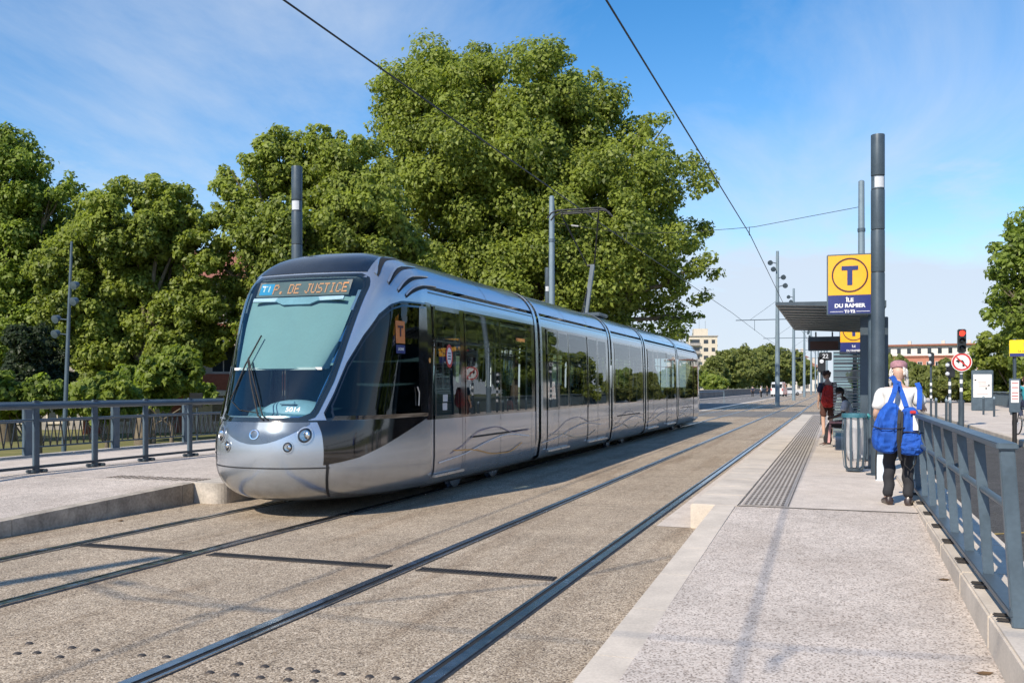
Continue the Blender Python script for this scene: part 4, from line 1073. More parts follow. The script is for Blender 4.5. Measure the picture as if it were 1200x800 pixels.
# ---- traffic light with no left turn sign
X,Y=4.25,36.8; zb=.15
t=thing('traffic_light','red traffic light above a round no left turn sign on a banded post','traffic light',(X,Y,zb)); o=(X,Y,zb)
m=MB(); m.tube([(X,Y,zb),(X,Y,zb+.95)],.10,12); m.build('base_sleeve',M['darkgrey'],t,smooth=True,org=o)
MB().tube([(X,Y,zb+.95),(X,Y,3.6)],.052,12).build('post',M['darkgrey'],t,smooth=True,org=o)
m=MB()
for z in (1.32,1.62,1.95): m.tube([(X,Y,zb+z-.07),(X,Y,zb+z+.07)],.055,12)
m.build('white_band',M['white'],t,smooth=True,org=o)
hd=MB().cbox((X,Y-.1,3.23),(.28,.24,.84),.03).build('signal_head',M['black'],t,org=o)
for i,(dz,mt) in enumerate(((.265,'ledred'),(0,'black'),(-.265,'black'))):
    q=Matrix.Rotation(R(90),3,'X'); MB().lathe([(.0,.03),(.07,.025),(.10,.0)],(X,Y-.23,3.23+dz),20,q).build('lamp',M[mt],hd,smooth=True,org=o)
    m=MB(); aa=np.linspace(-.3,math.pi+.3,16); m.grid([[(X+.108*math.cos(a),Y-.23-d*(1 if d==0 else .9),3.23+dz+.108*math.sin(a)) for a in aa] for d in (0,.17)]); m.build('hood',M['black'],hd,smooth=True,org=o)
q=Matrix.Rotation(R(90),3,'X'); zs=2.47
sg=MB().lathe([(.0,0),(.335,0),(.34,.01),(.335,.02),(.0,.02)],(X,Y-.12,zs),40,q).build('round_sign',M['red'],t,smooth=True,org=o)
m=MB(); m.lathe([(.337,.0205),(.337,.023),(.318,.023),(.318,.0205)],(X,Y-.12,zs),40,q,False); m.build('white_rim',M['white'],sg,org=o)
MB().lathe([(.0,.0245),(.25,.0245),(.25,.021)],(X,Y-.12,zs),40,q,False).build('white_field',M['white'],sg,org=o)
def flat(poly,y,mat,name,par,th=.003):
    m=MB(); n=len(poly); m.v=[(p[0],y,p[1]) for p in poly]+[(p[0],y-th,p[1]) for p in poly]; m.f=[tuple(range(n)),tuple(range(2*n-1,n-1,-1))]+[(k,(k+1)%n,n+(k+1)%n,n+k) for k in range(n)]; return m.build(name,mat,par,org=o)
yb=Y-.147
flat([(X+.02,zs-.17),(X+.09,zs-.17),(X+.09,zs-.02),(X+.03,zs+.07),(X-.08,zs+.07),(X-.08,zs+.13),(X-.2,zs+.035),(X-.08,zs-.06),(X-.08,zs),(X,zs),(X+.02,zs-.03)],yb,M['matt_black'],'arrow',sg)
flat([(X-.19,zs+.155),(X-.155,zs+.19),(X+.19,zs-.155),(X+.155,zs-.19)],yb-.005,M['red'],'slash',sg)
# signal posts seen edge on
def small_signal(label,px,d,ht,w):
    p=at(px,453,d); t=thing('pedestrian_signal',label,'signal',(p.x,p.y,.15)); 
    MB().tube([(0,0,0),(0,0,ht)],.05,10).build('post',M['darkgrey'],t,smooth=True)
    m=MB()
    for z in (.95,1.25,1.55): m.tube([(0,0,z-.07),(0,0,z+.07)],.054,10)
    m.build('white_band',M['white'],t,smooth=True)
    hd=MB().cbox((0.02,-.06,ht-.25),(w,.24,.62),.04).build('signal_head',M['black'],t)
    m=MB()
    for z in (ht-.42,ht-.08): m.ball((.02-w*.4,-.19,z),(.08,.05,.08),10,6)
    m.build('lamp',M['panelgrey'],hd,smooth=True)
small_signal('tall slim signal post with a banded edge right of the light column',1091,44,3.0,.22)
small_signal('short signal post left of the round no left turn sign',1113,36,2.35,.30)
b0=None
for px,d,h_ in ((1097,38,.95),(1109,36.5,.95),(1113.5,33,1.0),(1152.5,47,.95),(1165,44,1.0),(1185,47,.95),(1140,60,.95)):
    p=at(px,460,d)
    if b0 is None:
        b0=thing('bollard','slim dark steel bollard with a pale cap on the right pavement','bollard',(p.x,p.y,.15),0,'bollards on the right pavement'); c=b0
        MB().lathe([(.05,0),(.05,.85)],n=14).build('shaft',M['darkgrey'],b0,smooth=True); MB().lathe([(.052,.85),(.052,.92),(.035,.96),(0,.97)],n=14).build('cap',M['bluegrey_light'],b0,smooth=True)
    else: c=copy_tree(b0,(p.x,p.y,.15))
# ---- map board
p=at(1151,479,55); X,Y=p.x,p.y; zb=.15; o=(X,Y,zb)
t=thing('map_board','free standing grey panel with a white map behind the bollards','map board',(X,Y,zb))
b_=MB().cbox((X,Y,1.36),(1.16,.22,2.42),.03).build('case',M['bluegrey'],t,org=o)
m=MB(); m.bb(X-.49,X+.49,Y-.118,Y-.112,.95,2.32); m.build('poster',M['white'],b_,org=o)
m=MB()
for (x0,x1,z0,z1) in ((-.25,.2,1.82,1.86),(-.2,.3,1.58,1.62),(-.3,.3,1.12,1.15),(-.22,.22,1.74,1.76)): m.bb(X+x0,X+x1,Y-.124,Y-.1185,z0,z1)
m.build('map_line',pmat('map red',(.45,.18,.16),.5),b_,org=o)
m=MB()
for (x,z) in ((-.38,1.98),(.34,1.66),(.2,1.48)): m.bb(X+x-.05,X+x+.05,Y-.126,Y-.1185,z-.04,z+.04)
m.build('map_mark',M['matt_black'],b_,org=o)
# ---- bus stop flag
p=at(1189,519,23.4); X,Y=p.x,p.y; o=(X,Y,.15)
t=thing('bus_stop_sign','yellow bus stop flag with a timetable case on a slim post','bus stop',(X,Y,.15))
MB().tube([(X,Y,.15),(X,Y,2.8)],.042,12).build('post',M['darkgrey'],t,smooth=True,org=o)
MB().tube([(X,Y,.15),(X,Y,1.0)],.055,12).build('sleeve',M['matt_black'],t,smooth=True,org=o)
fl=MB().cbox((X+.26,Y-.06,2.55),(.78,.07,.42),.012).build('flag',M['stopyellow'],t,org=o)
m=MB(); m.bb(X-.125,X+.645,Y-.102,Y-.096,2.345,2.425); m.build('blue_field',M['navy'],fl,org=o)
m=MB(); m.lathe([(.075,0),(.075,.004),(.09,.004),(.09,0)],(X+.26,Y-.096,2.64),28,Matrix.Rotation(R(90),3,'X'),False); m.build('ring',M['decal_orange'],fl,org=o)
text_mb('ÎLE DU RAMIER',.06,frame_m((X+.26,Y-.098,2.475),(1,0,0),(0,0,1)),.001).build('lettering',M['maroon'],fl,org=o)
tc=MB().cbox((X-.01,Y-.07,1.36),(.25,.06,.86),.01).build('timetable_case',M['bluegrey'],t,org=o)
m=MB(); m.bb(X-.10,X+.08,Y-.106,Y-.101,1.18,1.74); m.build('timetable',M['white'],tc,org=o)
m=MB()
for z in (1.66,1.55,1.42,1.34,1.27): m.bb(X-.08,X+.06,Y-.110,Y-.1065,z,z+.02)
m.build('timetable_line',M['red'],tc,org=o)
# ---- white paper bag on the platform
X,Y=.62,13.9; o=(X,Y,PZ)
t=thing('carrier_bag','white carrier bag with dark handles standing at the column foot','bag',(X,Y,PZ))
m=MB(); rows=[]
for i,z in enumerate(np.linspace(0,.36,8)):
    w=.105-.02*i/7; d=.06-.035*i/7
    rows.append([(X+sx*w*(1-.06*abs(math.sin(i+k))),Y+sy*d,PZ+z) for k,(sx,sy) in enumerate(((-1,-1),(-.4,-1.1),(.4,-.95),(1,-1),(1,1),(.3,1.1),(-.4,.95),(-1,1)))])
m.grid(rows,closed=True); m.f.append(tuple(range(8))); m.f.append(tuple(56+k for k in reversed(range(8)))); m.build('bag_body',pmat('pale plastic',(.56,.63,.70),.45),t,org=o)
m=MB(); m.tube([(X-.10,Y-.03,PZ+.30),(X-.09,Y-.03,PZ+.42),(X-.03,Y-.03,PZ+.46),(X+.03,Y-.03,PZ+.44),(X+.07,Y-.03,PZ+.33)],.011,6); m.tube([(X-.10,Y-.062,PZ+.02),(X-.103,Y-.045,PZ+.30)],.010,6); m.build('handle',M['matt_black'],t,smooth=True,org=o)
# ================================================================ people
from mathutils import noise as mnoise
skin_d=pmat('dark brown skin',(.075,.038,.024),.5,var=.08); skin_l=pmat('tanned skin',(.56,.36,.27),.5,var=.06)
def cloth(name,c,**k): return pmat(name,c,.85,var=k.get('var',.12),vscale=7,fine=k.get('fine',120),bump=.25)
c_white=cloth('white cotton',(.72,.71,.69)); c_black=cloth('charcoal trousers',(.022,.022,.026)); c_grey_sunlit=cloth('grey tee',(.64,.65,.72)); c_blue=cloth('blue nylon',(.010,.085,.42),var=.2)  # grey tee lightened in colour, standing in for sun on the seated man
c_bluek=cloth('dark blue strap',(.006,.045,.30)); c_red=cloth('red nylon',(.52,.035,.03)); c_brown=cloth('brown cloth',(.09,.035,.025)); c_navy=cloth('navy cloth',(.03,.04,.08)); c_teal=cloth('teal cloth',(.03,.25,.30)); c_pink=cloth('pink stripe',(.55,.30,.30))
c_cap=cloth('pink checked cap',(.42,.22,.25),var=.3,fine=60); hair_w=pmat('white hair',(.66,.63,.59),.8,fine=200,bump=.6); hair_b=pmat('brown hair',(.07,.03,.018),.7,fine=200,bump=.6); hair_k=pmat('black hair',(.012,.01,.009),.8,fine=200,bump=.6)
shoe_m=pmat('brown shoe leather',(.035,.02,.016),.35,coat=.3); shoe_g=pmat('grey shoe',(.30,.28,.26),.7); eye_m=pmat('eye',(.55,.55,.55),.2); iris_m=pmat('iris',(.02,.012,.01),.2); lip_m=pmat('lip',(.25,.09,.08),.5); mask_m=cloth('white face mask',(.68,.72,.76))
def skin_bake(verts,edges,sub=2):
    me=bpy.data.meshes.new('s'); me.from_pydata([v[0] for v in verts],edges,[]); o=bpy.data.objects.new('s',me); COL.objects.link(o)
    md=o.modifiers.new('k','SKIN'); md.branch_smoothing=.4
    for i,v in enumerate(verts):
        r=v[1]; me.skin_vertices[0].data[i].radius=(r,r) if not isinstance(r,tuple) else r
    me.skin_vertices[0].data[0].use_root=True
    sd=o.modifiers.new('u','SUBSURF'); sd.levels=sub; sd.render_levels=sub
    dg=bpy.context.evaluated_depsgraph_get(); em=bpy.data.meshes.new_from_object(o.evaluated_get(dg))
    mb=MB().add([v.co[:] for v in em.vertices],[list(p.vertices) for p in em.polygons])
    bpy.data.objects.remove(o); bpy.data.meshes.remove(me); bpy.data.meshes.remove(em); return mb
def chain(V,E,pts,start=None):
    last=start
    for p in pts:
        V.append((Vector(p[0]),p[1])); i=len(V)-1
        if last is not None: E.append((last,i))
        last=i
    return last
def head_mb(c,q,s=1.0):
    """skull, jaw, nose, ears: local y is forward"""
    m=MB(); n,k=24,18
    prof=[]
    vs=[]
    for i in range(k+1):
        ph=math.pi*i/k; z=-math.cos(ph); r=math.sin(ph)
        for j in range(n):
            th=2*math.pi*j/n; x=r*math.cos(th); y=r*math.sin(th)
            X=x*.074; Y=y*.094; Z=z*.115
            if z<0:   # jaw: narrower, chin forward
                t=-z; X*=1-.28*t; 
                if y>0: Y*=1-.05*t
                else: Y*=1-.38*t
            if y>0 and -.1<z<.25 and abs(x)>.25 and abs(x)<.6: Y-=.006
            vs.append(Vector((X,Y,Z)))
    b=0; m.v=[tuple(v) for v in vs]
    for i in range(k):
        for j in range(n): m.f.append((i*n+j,i*n+(j+1)%n,(i+1)*n+(j+1)%n,(i+1)*n+j))
    nb=len(m.v); m.add([(0,.090,.02),(-.012,.088,-.028),(.012,.088,-.028),(0,.116,-.022),(0,.092,-.036)],[(0,1,3),(0,3,2),(1,4,3),(3,4,2)])
    for sx in (-1,1): m.ball((sx*.077,-.004,-.005),(.009,.019,.030),8,8)
    m.v=[tuple(q@(Vector(v)*s)+Vector(c)) for v in m.v]; return m
def face_parts(c,q,s,parent,body,covered=False):
    m=MB()
    for sx in (-1,1): m.ball(q@(Vector((sx*.030,.080,.012))*s)+Vector(c),(.012*s,.010*s,.008*s),10,8,q)
    e=m.build('eyes',eye_m,parent,smooth=True); m=MB()
    for sx in (-1,1): m.ball(q@(Vector((sx*.030,.0885,.012))*s)+Vector(c),(.005*s,.004*s,.005*s),8,6,q)
    m.build('irises',iris_m,e,smooth=True)
    if not covered: MB().ball(q@(Vector((0,.084,-.058))*s)+Vector(c),(.022*s,.010*s,.007*s),12,6,q).build('mouth',lip_m,parent,smooth=True)
def hand(V,E,wi,w,d,up,right,curl=.4,s=1.0):
    """palm and five fingers from wrist vertex wi; d = pointing, up = back of the hand, right = thumb side"""
    d,up,right=Vector(d).normalized(),Vector(up).normalized(),Vector(right).normalized()
    w=Vector(w); pal=chain(V,E,[(w+d*.04*s,(.016*s,.024*s)),(w+d*.08*s,(.014*s,.030*s))],wi)
    for k,(off,L) in enumerate(((-.027,.058),(-.009,.072),(.010,.078),(.028,.068))):
        b=w+d*.088*s+right*off*s; p1=b+(d*math.cos(curl)-up*math.sin(curl))*L*.5*s; p2=p1+(d*math.cos(curl*2.2)-up*math.sin(curl*2.2))*L*.5*s
        chain(V,E,[(b,.0088*s),(p1,.008*s),(p2,.0065*s)],pal)
    b=w+d*.035*s+right*.030*s; p1=b+(d*.7+right*.7).normalized()*.035*s; p2=p1+(d*.9+right*.2-up*.3).normalized()*.03*s
    chain(V,E,[(b,.010*s),(p1,.0095*s),(p2,.0075*s)],pal-1)
def human(label,loc,rz,J,skin,top,legs,shoes,hairm,cover='sleeve',short=False,headq=None,group=None,fingers=True,mask=False,hands=None,s=1.0,face=True,build='m'):
    t=thing('person',label,'person',loc,rz,group)
    V,E=[],[]
    sh=1.0 if build=='m' else .9
    pel=chain(V,E,[(J['pelvis'],(.125,.095))])
    ch=chain(V,E,[(J['spine'],(.12,.09)),(J['chest'],(.145,.10)),(J['top'],(.11,.08))],pel)
    nk=chain(V,E,[(J['neck'],.052),(J['head0'],.05)],ch)
    hp=headq or Matrix.Identity(3)
    for sd in 'lr':
        el=chain(V,E,[(J['sh'+sd],.052),(J['el'+sd],.038),(J['wr'+sd],.026)],ch)
        if fingers:
            hd=J.get('hand'+sd); hand(V,E,el,J['wr'+sd],*hd)
        else: chain(V,E,[(Vector(J['wr'+sd])+ (Vector(J['wr'+sd])-Vector(J['el'+sd])).normalized()*.1,.03)],el)
        chain(V,E,[(J['hip'+sd],.085),(J['kn'+sd],.055),(J['an'+sd],.038),(J['toe'+sd],.03)],pel)
    body=skin_bake(V,E,2)
    hm=head_mb(J['head'],hp); body.add(hm.v,hm.f)
    b_=body.build('body',skin,t,smooth=True)
    if face: face_parts(J['head'],hp,1.0,t,b_,mask)
    # shirt
    V,E=[],[]; 
    p0=chain(V,E,[(Vector(J['pelvis'])+Vector((0,0,.02)),(.165,.125))]); c_=chain(V,E,[(J['spine'],(.165,.125)),(J['chest'],(.175,.13)),(J['top'],(.13,.10))],p0)
    for sd in 'lr':
        f=.72 if short else 1.0
        a=Vector(J['sh'+sd]); e=Vector(J['el'+sd]); w=Vector(J['wr'+sd])
        if short: chain(V,E,[(a,.078),(a.lerp(e,.45),.076),(a.lerp(e,.85),.080)],c_)
        else: chain(V,E,[(a,.072),(e,.056),(e.lerp(w,.9),.042)],c_)
    sm=skin_bake(V,E,2); rng=np.random.RandomState(len(label)); 
    sm.v=[tuple(Vector(v)+Vector((.006*math.sin(31*v[2]+9*v[0]),.007*math.sin(27*v[2]+13*v[0]+2),.003*math.sin(40*v[0])))) for v in sm.v]
    sm.build('shirt',top,t,smooth=True)
    # trousers
    V,E=[],[]; p0=chain(V,E,[(J['pelvis'],(.15,.115))])
    for sd in 'lr':
        h=Vector(J['hip'+sd]); k=Vector(J['kn'+sd]); a=Vector(J['an'+sd])
        if legs[1]=='long': chain(V,E,[(h,.105),(h.lerp(k,.5),.092),(k,.070),(k.lerp(a,.5),.064),(a.lerp(k,-.04),.060)],p0)
        else: chain(V,E,[(h,.105),(h.lerp(k,.5),.094),(h.lerp(k,.9),.090)],p0)
    tm=skin_bake(V,E,2); tm.v=[tuple(Vector(v)+Vector((.007*math.sin(37*v[2]+5*v[1]),.007*math.sin(33*v[2]+7*v[0]),0))) for v in tm.v]
    tro=tm.build('trousers',legs[0],t,smooth=True)
    for sd in 'lr':
        a=Vector(J['an'+sd]); to=Vector(J['toe'+sd]); d=(to-a); d.z=0; d.normalize(); x=Vector((d.y,-d.x,0))
        q=Matrix((x,d,Vector((0,0,1)))).transposed(); gz=min(a.z,to.z)-.03
        m=MB(); rows=[]
        for yy,w,h in ((-.09,.028,.055),(-.075,.038,.085),(-.02,.040,.095),(.05,.044,.075),(.12,.048,.055),(.165,.036,.042),(.185,.012,.03)):
            rows.append([q@Vector((w*math.cos(th),yy,max(0,h*.5+h*.62*math.sin(th))))+Vector((a.x,a.y,gz)) for th in np.linspace(0,2*math.pi,14,endpoint=False)])
        m.grid(rows,closed=True); m.f.append(tuple(range(14))); m.f.append(tuple(6*14+k for k in range(14))); m.build('shoe',shoes,t,smooth=True)
    # hair cap hugging the skull
    if hairm:
        m=head_mb((0,0,0),Matrix.Identity(3)); m.v=m.v[:24*19]; m.f=[f for f in m.f if max(f)<24*19]
        keep=[]
        for f in m.f:
            c=sum((Vector(m.v[i]) for i in f),Vector())/len(f)
            if c.z>.035 or (c.y<.01 and c.z>-.06): keep.append(f)
        m.f=keep; hr=random.Random(4)
        m.v=[tuple(hp@(Vector(v)*(1.10+.05*math.sin(90*v[0]+70*v[2])*math.sin(80*v[1])))+Vector(J['head'])) for v in m.v]
        m.build('hair',hairm,t,smooth=True)
    if mask:
        m=MB(); rows=[]
        for i in range(7):
            z=-.075+.07*i/6; rows.append([hp@Vector((.074*math.sin(a)*(1-.1*(i<2)),.100*math.cos(a)*(.93+.13*math.sin(math.pi*i/6)),z))+Vector(J['head']) for a in np.linspace(-1.25,1.25,14)])
        m.grid(rows); m.build('face_mask',mask_m,t,smooth=True)
    return t
def sack(name,c,d,mat,parent,fold=.02,taper=.25,q=None,seed=1,flat=0.0):
    """soft bag: rounded box with a drawn-in top and folds"""
    m=MB(); n,k=72,44; q=q or Matrix.Identity(3)
    for i in range(k+1):
        ph=math.pi*i/k; z=-math.cos(ph); r=math.sin(ph)**.55
        for j in range(n):
            th=2*math.pi*j/n; e=.62
            x=math.copysign(abs(math.cos(th))**e,math.cos(th))*r; y=math.copysign(abs(math.sin(th))**e,math.sin(th))*r
            t=(z+1)/2; sc=1-taper*t**1.6
            pv=Vector((x*1.6+seed*3.1,y*1.6,z*1.0)); fz=fold*(2.2*mnoise.fractal(pv*1.3,.9,2.0,3)+1.3*abs(mnoise.noise(Vector((x*5+seed,y*5,z*1.6))))+.9*mnoise.noise(Vector((x*3,y*3+seed,z*7)))+.5*t*abs(math.sin(7*th+3*math.sin(4*t+seed))))
            m.v.append(tuple(q@Vector((x*d[0]*sc+fz*.4*x,y*d[1]*sc+fz*y,z*d[2]))+Vector(c)))
    for i in range(k):
        for j in range(n): m.f.append((i*n+j,i*n+(j+1)%n,(i+1)*n+(j+1)%n,(i+1)*n+j))
    return m.build(name,mat,parent,smooth=True)
STAND=dict(pelvis=(0,0,.90),spine=(0,0,1.06),chest=(0,0,1.24),top=(0,-.01,1.38),neck=(0,.0,1.48),head0=(0,.01,1.54),head=(0,.03,1.62),
  shl=(-.18,0,1.38),ell=(-.22,-.03,1.10),wrl=(-.21,.08,.88),shr=(.18,0,1.38),elr=(.22,-.03,1.10),wrr=(.21,.08,.88),
  hipl=(-.09,0,.88),knl=(-.10,.02,.48),anl=(-.10,-.02,.08),toel=(-.12,.12,.03),hipr=(.09,0,.88),knr=(.10,.02,.48),anr=(.10,-.02,.08),toer=(.12,.12,.03),
  handl=((0,.2,-1),(-1,0,0),(0,1,0)),handr=((0,.2,-1),(1,0,0),(0,1,0)))
# --- old man with two blue bags, hand on the railing
J=dict(STAND); J.update(pelvis=(0,-.02,.86),spine=(0,-.01,1.0),chest=(0,.03,1.15),top=(0,.07,1.26),neck=(0,.12,1.34),head0=(0,.15,1.39),head=(.01,.18,1.465),
  shl=(-.175,.06,1.26),ell=(-.235,.05,1.0),wrl=(-.22,.24,.92),shr=(.175,.06,1.26),elr=(.25,.03,1.06),wrr=(.25,.19,1.085),
  hipl=(-.085,-.02,.84),knl=(-.095,.02,.46),anl=(-.11,-.03,.08),toel=(-.14,.11,.03),hipr=(.085,-.02,.84),knr=(.09,.02,.46),anr=(.10,-.05,.08),toer=(.13,.09,.03),
  handr=((.25,.95,-.15),(0,0,1),(-1,.2,0)))
hq=Matrix.Rotation(R(-8),3,'Z')@Matrix.Rotation(R(-14),3,'X')
man=human('man in white shirt and pink cap seen from behind with hand on railing','' or (.655,11.15,PZ),0,J,skin_l,c_white,(c_black,'long'),shoe_m,None,short=True,headq=hq)
hc=Vector(J['head'])
m=MB(); rows=[]
for r_,z in ((.090,.045),(.097,.055),(.100,.085),(.096,.112),(.075,.130),(.03,.139),(.002,.140)): rows.append([hq@Vector((r_*math.cos(a)*.92,r_*math.sin(a)*1.10+(0),z))+hc for a in np.linspace(0,2*math.pi,30,endpoint=False)])
m.grid(rows,closed=True); rows=[]
for f in (.0,1.0): rows.append([hq@Vector((.085*math.sin(a),.10*math.cos(a)+f*.055*math.cos(a),.052-.012*f))+hc for a in np.linspace(-1.2,1.2,14)])
m.grid(rows); m.build('cap',c_cap,man,smooth=True)
m=MB(); rng=random.Random(2)
for k in range(150):   # wisps of white hair round the back and sides
    a=rng.uniform(math.pi*.92,math.pi*2.08); z=rng.uniform(-.03,.05); rr=rng.uniform(.98,1.1)
    p=Vector((.080*rr*math.cos(a),.098*rr*math.sin(a),z)); e=p+Vector((math.cos(a)*.012,math.sin(a)*.012,-rng.uniform(.03,.055)))
    if abs(math.cos(a))<.62: continue
    m.tube([hq@p+hc,hq@(p.lerp(e,.5)*1.03)+hc,hq@e+hc],[.007,.006,.002],5)
for s in (-1,1):
    for k in range(16): 
        p=Vector((s*rng.uniform(.060,.085),rng.uniform(.0,.07),rng.uniform(-.09,-.01))); m.tube([hq@p+hc,hq@(p+Vector((s*.014,.01,-.035)))+hc,hq@(p+Vector((s*.012,.03,-.075)))+hc],[.015,.013,.004],6)
m.build('hair',hair_w,man,smooth=True)
ml=Vector(man.location)
b1=thing('blue_holdall','bright blue soft holdall slung at the left hip of the man','bag',ml+Vector((-.12,-.22,.58)))
sack('bag_body',(0,0,.28),(.162,.12,.28),c_blue,b1,.017,.42,Matrix.Rotation(R(7),3,'Y'),3)
m=MB(); m.tube([(-.17,-.10,.30),(-.08,-.142,.275),(.02,-.145,.275),(.11,-.135,.28),(.165,-.08,.285)],.006,6); m.build('zip',M['matt_black'],b1)
m=MB(); 
for pts in ([(.01,-.03,.53),(.06,-.0,.66),(.085,.06,.76),(.06,.16,.83),(.04,.24,.84)],): 
    for p_,q_ in zip(pts[:-1],pts[1:]): m.bar(p_,q_,.055,.012,up=(0,-1,.3))
m.build('shoulder_strap',c_blue,b1)
b2=thing('blue_backpack','bright blue backpack with white tag worn on the back of the man','bag',ml+Vector((.105,-.19,.56)))
sack('bag_body',(0,0,.27),(.135,.115,.26),c_blue,b2,.014,.30,Matrix.Rotation(R(-2),3,'Y'),7)
sack('front_pocket',(.0,-.075,.13),(.13,.07,.125),c_blue,b2,.012,.15,None,9)
m=MB(); m.tube([(-.12,-.105,.25),(-.04,-.135,.262),(.06,-.135,.258),(.13,-.09,.25)],.006,6); m.build('zip',M['matt_black'],b2)
m=MB()
for pts in ([(-.04,-.02,.53),(-.075,.06,.66),(-.10,.12,.74),(-.11,.20,.80),(-.10,.26,.81)],[(.09,.0,.50),(.10,.07,.62),(.105,.13,.73),(.085,.21,.79)]):
    m=MB()
    for p_,q_ in zip(pts[:-1],pts[1:]): m.bar(p_,q_,.052,.012,up=(0,-1,.3))
    m.build('shoulder_strap',c_blue,b2)
m=MB(); m.box((.045,-.128,.36),(.052,.006,.16)); m.build('luggage_tag',M['white'],b2); m=MB(); m.cbox((.02,-.115,.475),(.06,.02,.035),.006); m.build('buckle',c_red,b2)
m=MB()
for pts in ([(-.11,-.09,.50),(-.125,-.15,.35),(-.13,-.15,.18),(-.115,-.13,.0),(-.10,-.12,-.05)],[(-.09,-.10,.48),(-.10,-.14,.3),(-.115,-.13,.05)]):
    for p_,q_ in zip(pts[:-1],pts[1:]): m.bar(p_,q_,.032,.008,up=(0,-1,.1))
m.tube([(-.05,-.06,.0),(-.06,-.06,-.10),(.0,-.06,-.16),(.05,-.05,-.08),(.06,-.05,.02)],.008,6)
m.build('hanging_strap',M['matt_black'],b2)
# --- man seated in the shelter, looking down
SIT=dict(pelvis=(0,-.02,.54),spine=(0,.0,.70),chest=(0,.05,.88),top=(0,.09,1.0),neck=(0,.13,1.08),head0=(0,.15,1.13),head=(0,.20,1.21),
  shl=(-.175,.09,1.0),ell=(-.22,.14,.75),wrl=(-.10,.34,.66),shr=(.175,.09,1.0),elr=(.22,.14,.75),wrr=(.10,.34,.66),
  hipl=(-.09,0,.52),knl=(-.12,.42,.51),anl=(-.12,.43,.09),toel=(-.13,.57,.03),hipr=(.09,0,.52),knr=(.13,.42,.51),anr=(.13,.50,.09),toer=(.14,.64,.03),
  handl=((.5,.85,-.1),(-.6,.3,.7),(.3,.2,.9)),handr=((-.5,.85,-.1),(.6,.3,.7),(-.3,.2,.9)))
hq=Matrix.Rotation(R(35),3,'Z')@Matrix.Rotation(R(-28),3,'X')
sm_=human('masked man in grey tee shirt seated in the shelter looking down','' or (.27,21.3,PZ-.02),R(90),SIT,skin_d,c_grey_sunlit,(c_black,'long'),shoe_g,hair_k,short=True,headq=hq,mask=True)
m=MB()
for sx in (-1,): m.bar((-.205,.40,.52),(-.195,.43,.12),.012,.05,up=(0,1,0)); m.bar((-.20,.02,.56),(-.205,.42,.56),.012,.05,up=(0,0,1))
m.build('side_stripe',c_pink,sm_)
ph=MB().cbox((0,.43,.69),(.075,.14,.010),.004,m=Matrix.Rotation(R(35),3,'X')); tag(ph.xf(Matrix.Translation((.27,21.3,PZ-.02))@Matrix.Rotation(R(90),4,'Z')).build('phone',M['gloss_black']),'dark phone held by the seated man','phone')
# --- standing traveller with a red rucksack
J=dict(STAND); J.update(head=(0,.05,1.60))
st_=human('standing person with thick brown hair and dark shorts beside the shelter end','' or (-.22,24.9,PZ),R(20),J,skin_l,c_navy,(c_brown,'short'),shoe_g,hair_b,short=True,headq=Matrix.Rotation(R(100),3,'Z')@Matrix.Rotation(R(-12),3,'X'),build='w')
m=MB(); rng=random.Random(6)
for k in range(26):
    a=rng.uniform(0,6.28); zz=rng.uniform(.0,.11); p=Vector((.085*math.cos(a)*math.sqrt(max(.1,1-(zz/.14)**2)),.09*math.sin(a)*math.sqrt(max(.1,1-(zz/.14)**2)),zz)); m.ball(Vector(J['head'])+p,(.034,.034,.03),8,6)
m.build('curls',hair_b,st_,smooth=True)
rb=thing('red_rucksack','red rucksack carried by the standing person beside the shelter end','bag',Vector(st_.location)+Vector((.02,-.20,.80)))
sack('bag_body',(0,0,.27),(.17,.12,.29),c_red,rb,.02,.25,None,4); sack('front_pocket',(0,-.09,.18),(.13,.06,.14),c_red,rb,.012,.1,None,2)
m=MB()
for sx in (-1,1): m.bar((sx*.10,-.02,.52),(sx*.13,.15,.62),.05,.014,up=(0,0,1)); m.bar((sx*.13,.15,.62),(sx*.13,.32,.50),.05,.014,up=(0,0,1))
m.build('shoulder_strap',c_brown,rb)
# --- cyclist at the right edge
p=at(1201,497,27.0); CX,CY=p.x,p.y
bk=thing('bicycle','dark city bicycle ridden past the bus stop flag','bicycle',(CX,CY,.15),R(12))
for yy in (-.52,.54):
    m=MB(); q=Matrix.Rotation(R(90),3,'Y'); A=np.linspace(0,2*math.pi,36,endpoint=False)
    w=MB().tube([(0,yy+.335*math.cos(a),.35+.335*math.sin(a)) for a in np.append(A,0)],.019,8,cap=False).build('wheel',M['matt_black'],bk,smooth=True)
    for a in A[::2]: m.tube([(0,yy,.35),(0,yy+.325*math.cos(a),.35+.325*math.sin(a))],.0025,4)
    m.tube([(-.05,yy,.35),(.05,yy,.35)],.02,8); m.build('spokes',M['alu'],w)
m=MB(); bb=(0,-.06,.30); st=(0,-.20,.82); hd=(0,.36,.86); m.tube([bb,st],.018,8); m.tube([bb,hd],.02,8); m.tube([(0,-.19,.74),(0,.37,.80)],.018,8); m.tube([bb,(0,-.52,.35)],.012,6); m.tube([(0,-.19,.74),(0,-.52,.35)],.011,6); m.tube([(0,.33,.95),(0,.40,.72),(0,.54,.35)],.016,8); m.build('frame',M['gloss_black'],bk,smooth=True)
MB().cbox((0,-.22,.90),(.16,.26,.06),.025).build('saddle',M['matt_black'],bk); MB().tube([(-.30,.22,1.02),(-.12,.34,1.02),(0,.35,1.0),(.12,.34,1.02),(.30,.22,1.02)],.013,8).build('handlebar',M['alu'],bk,smooth=True)
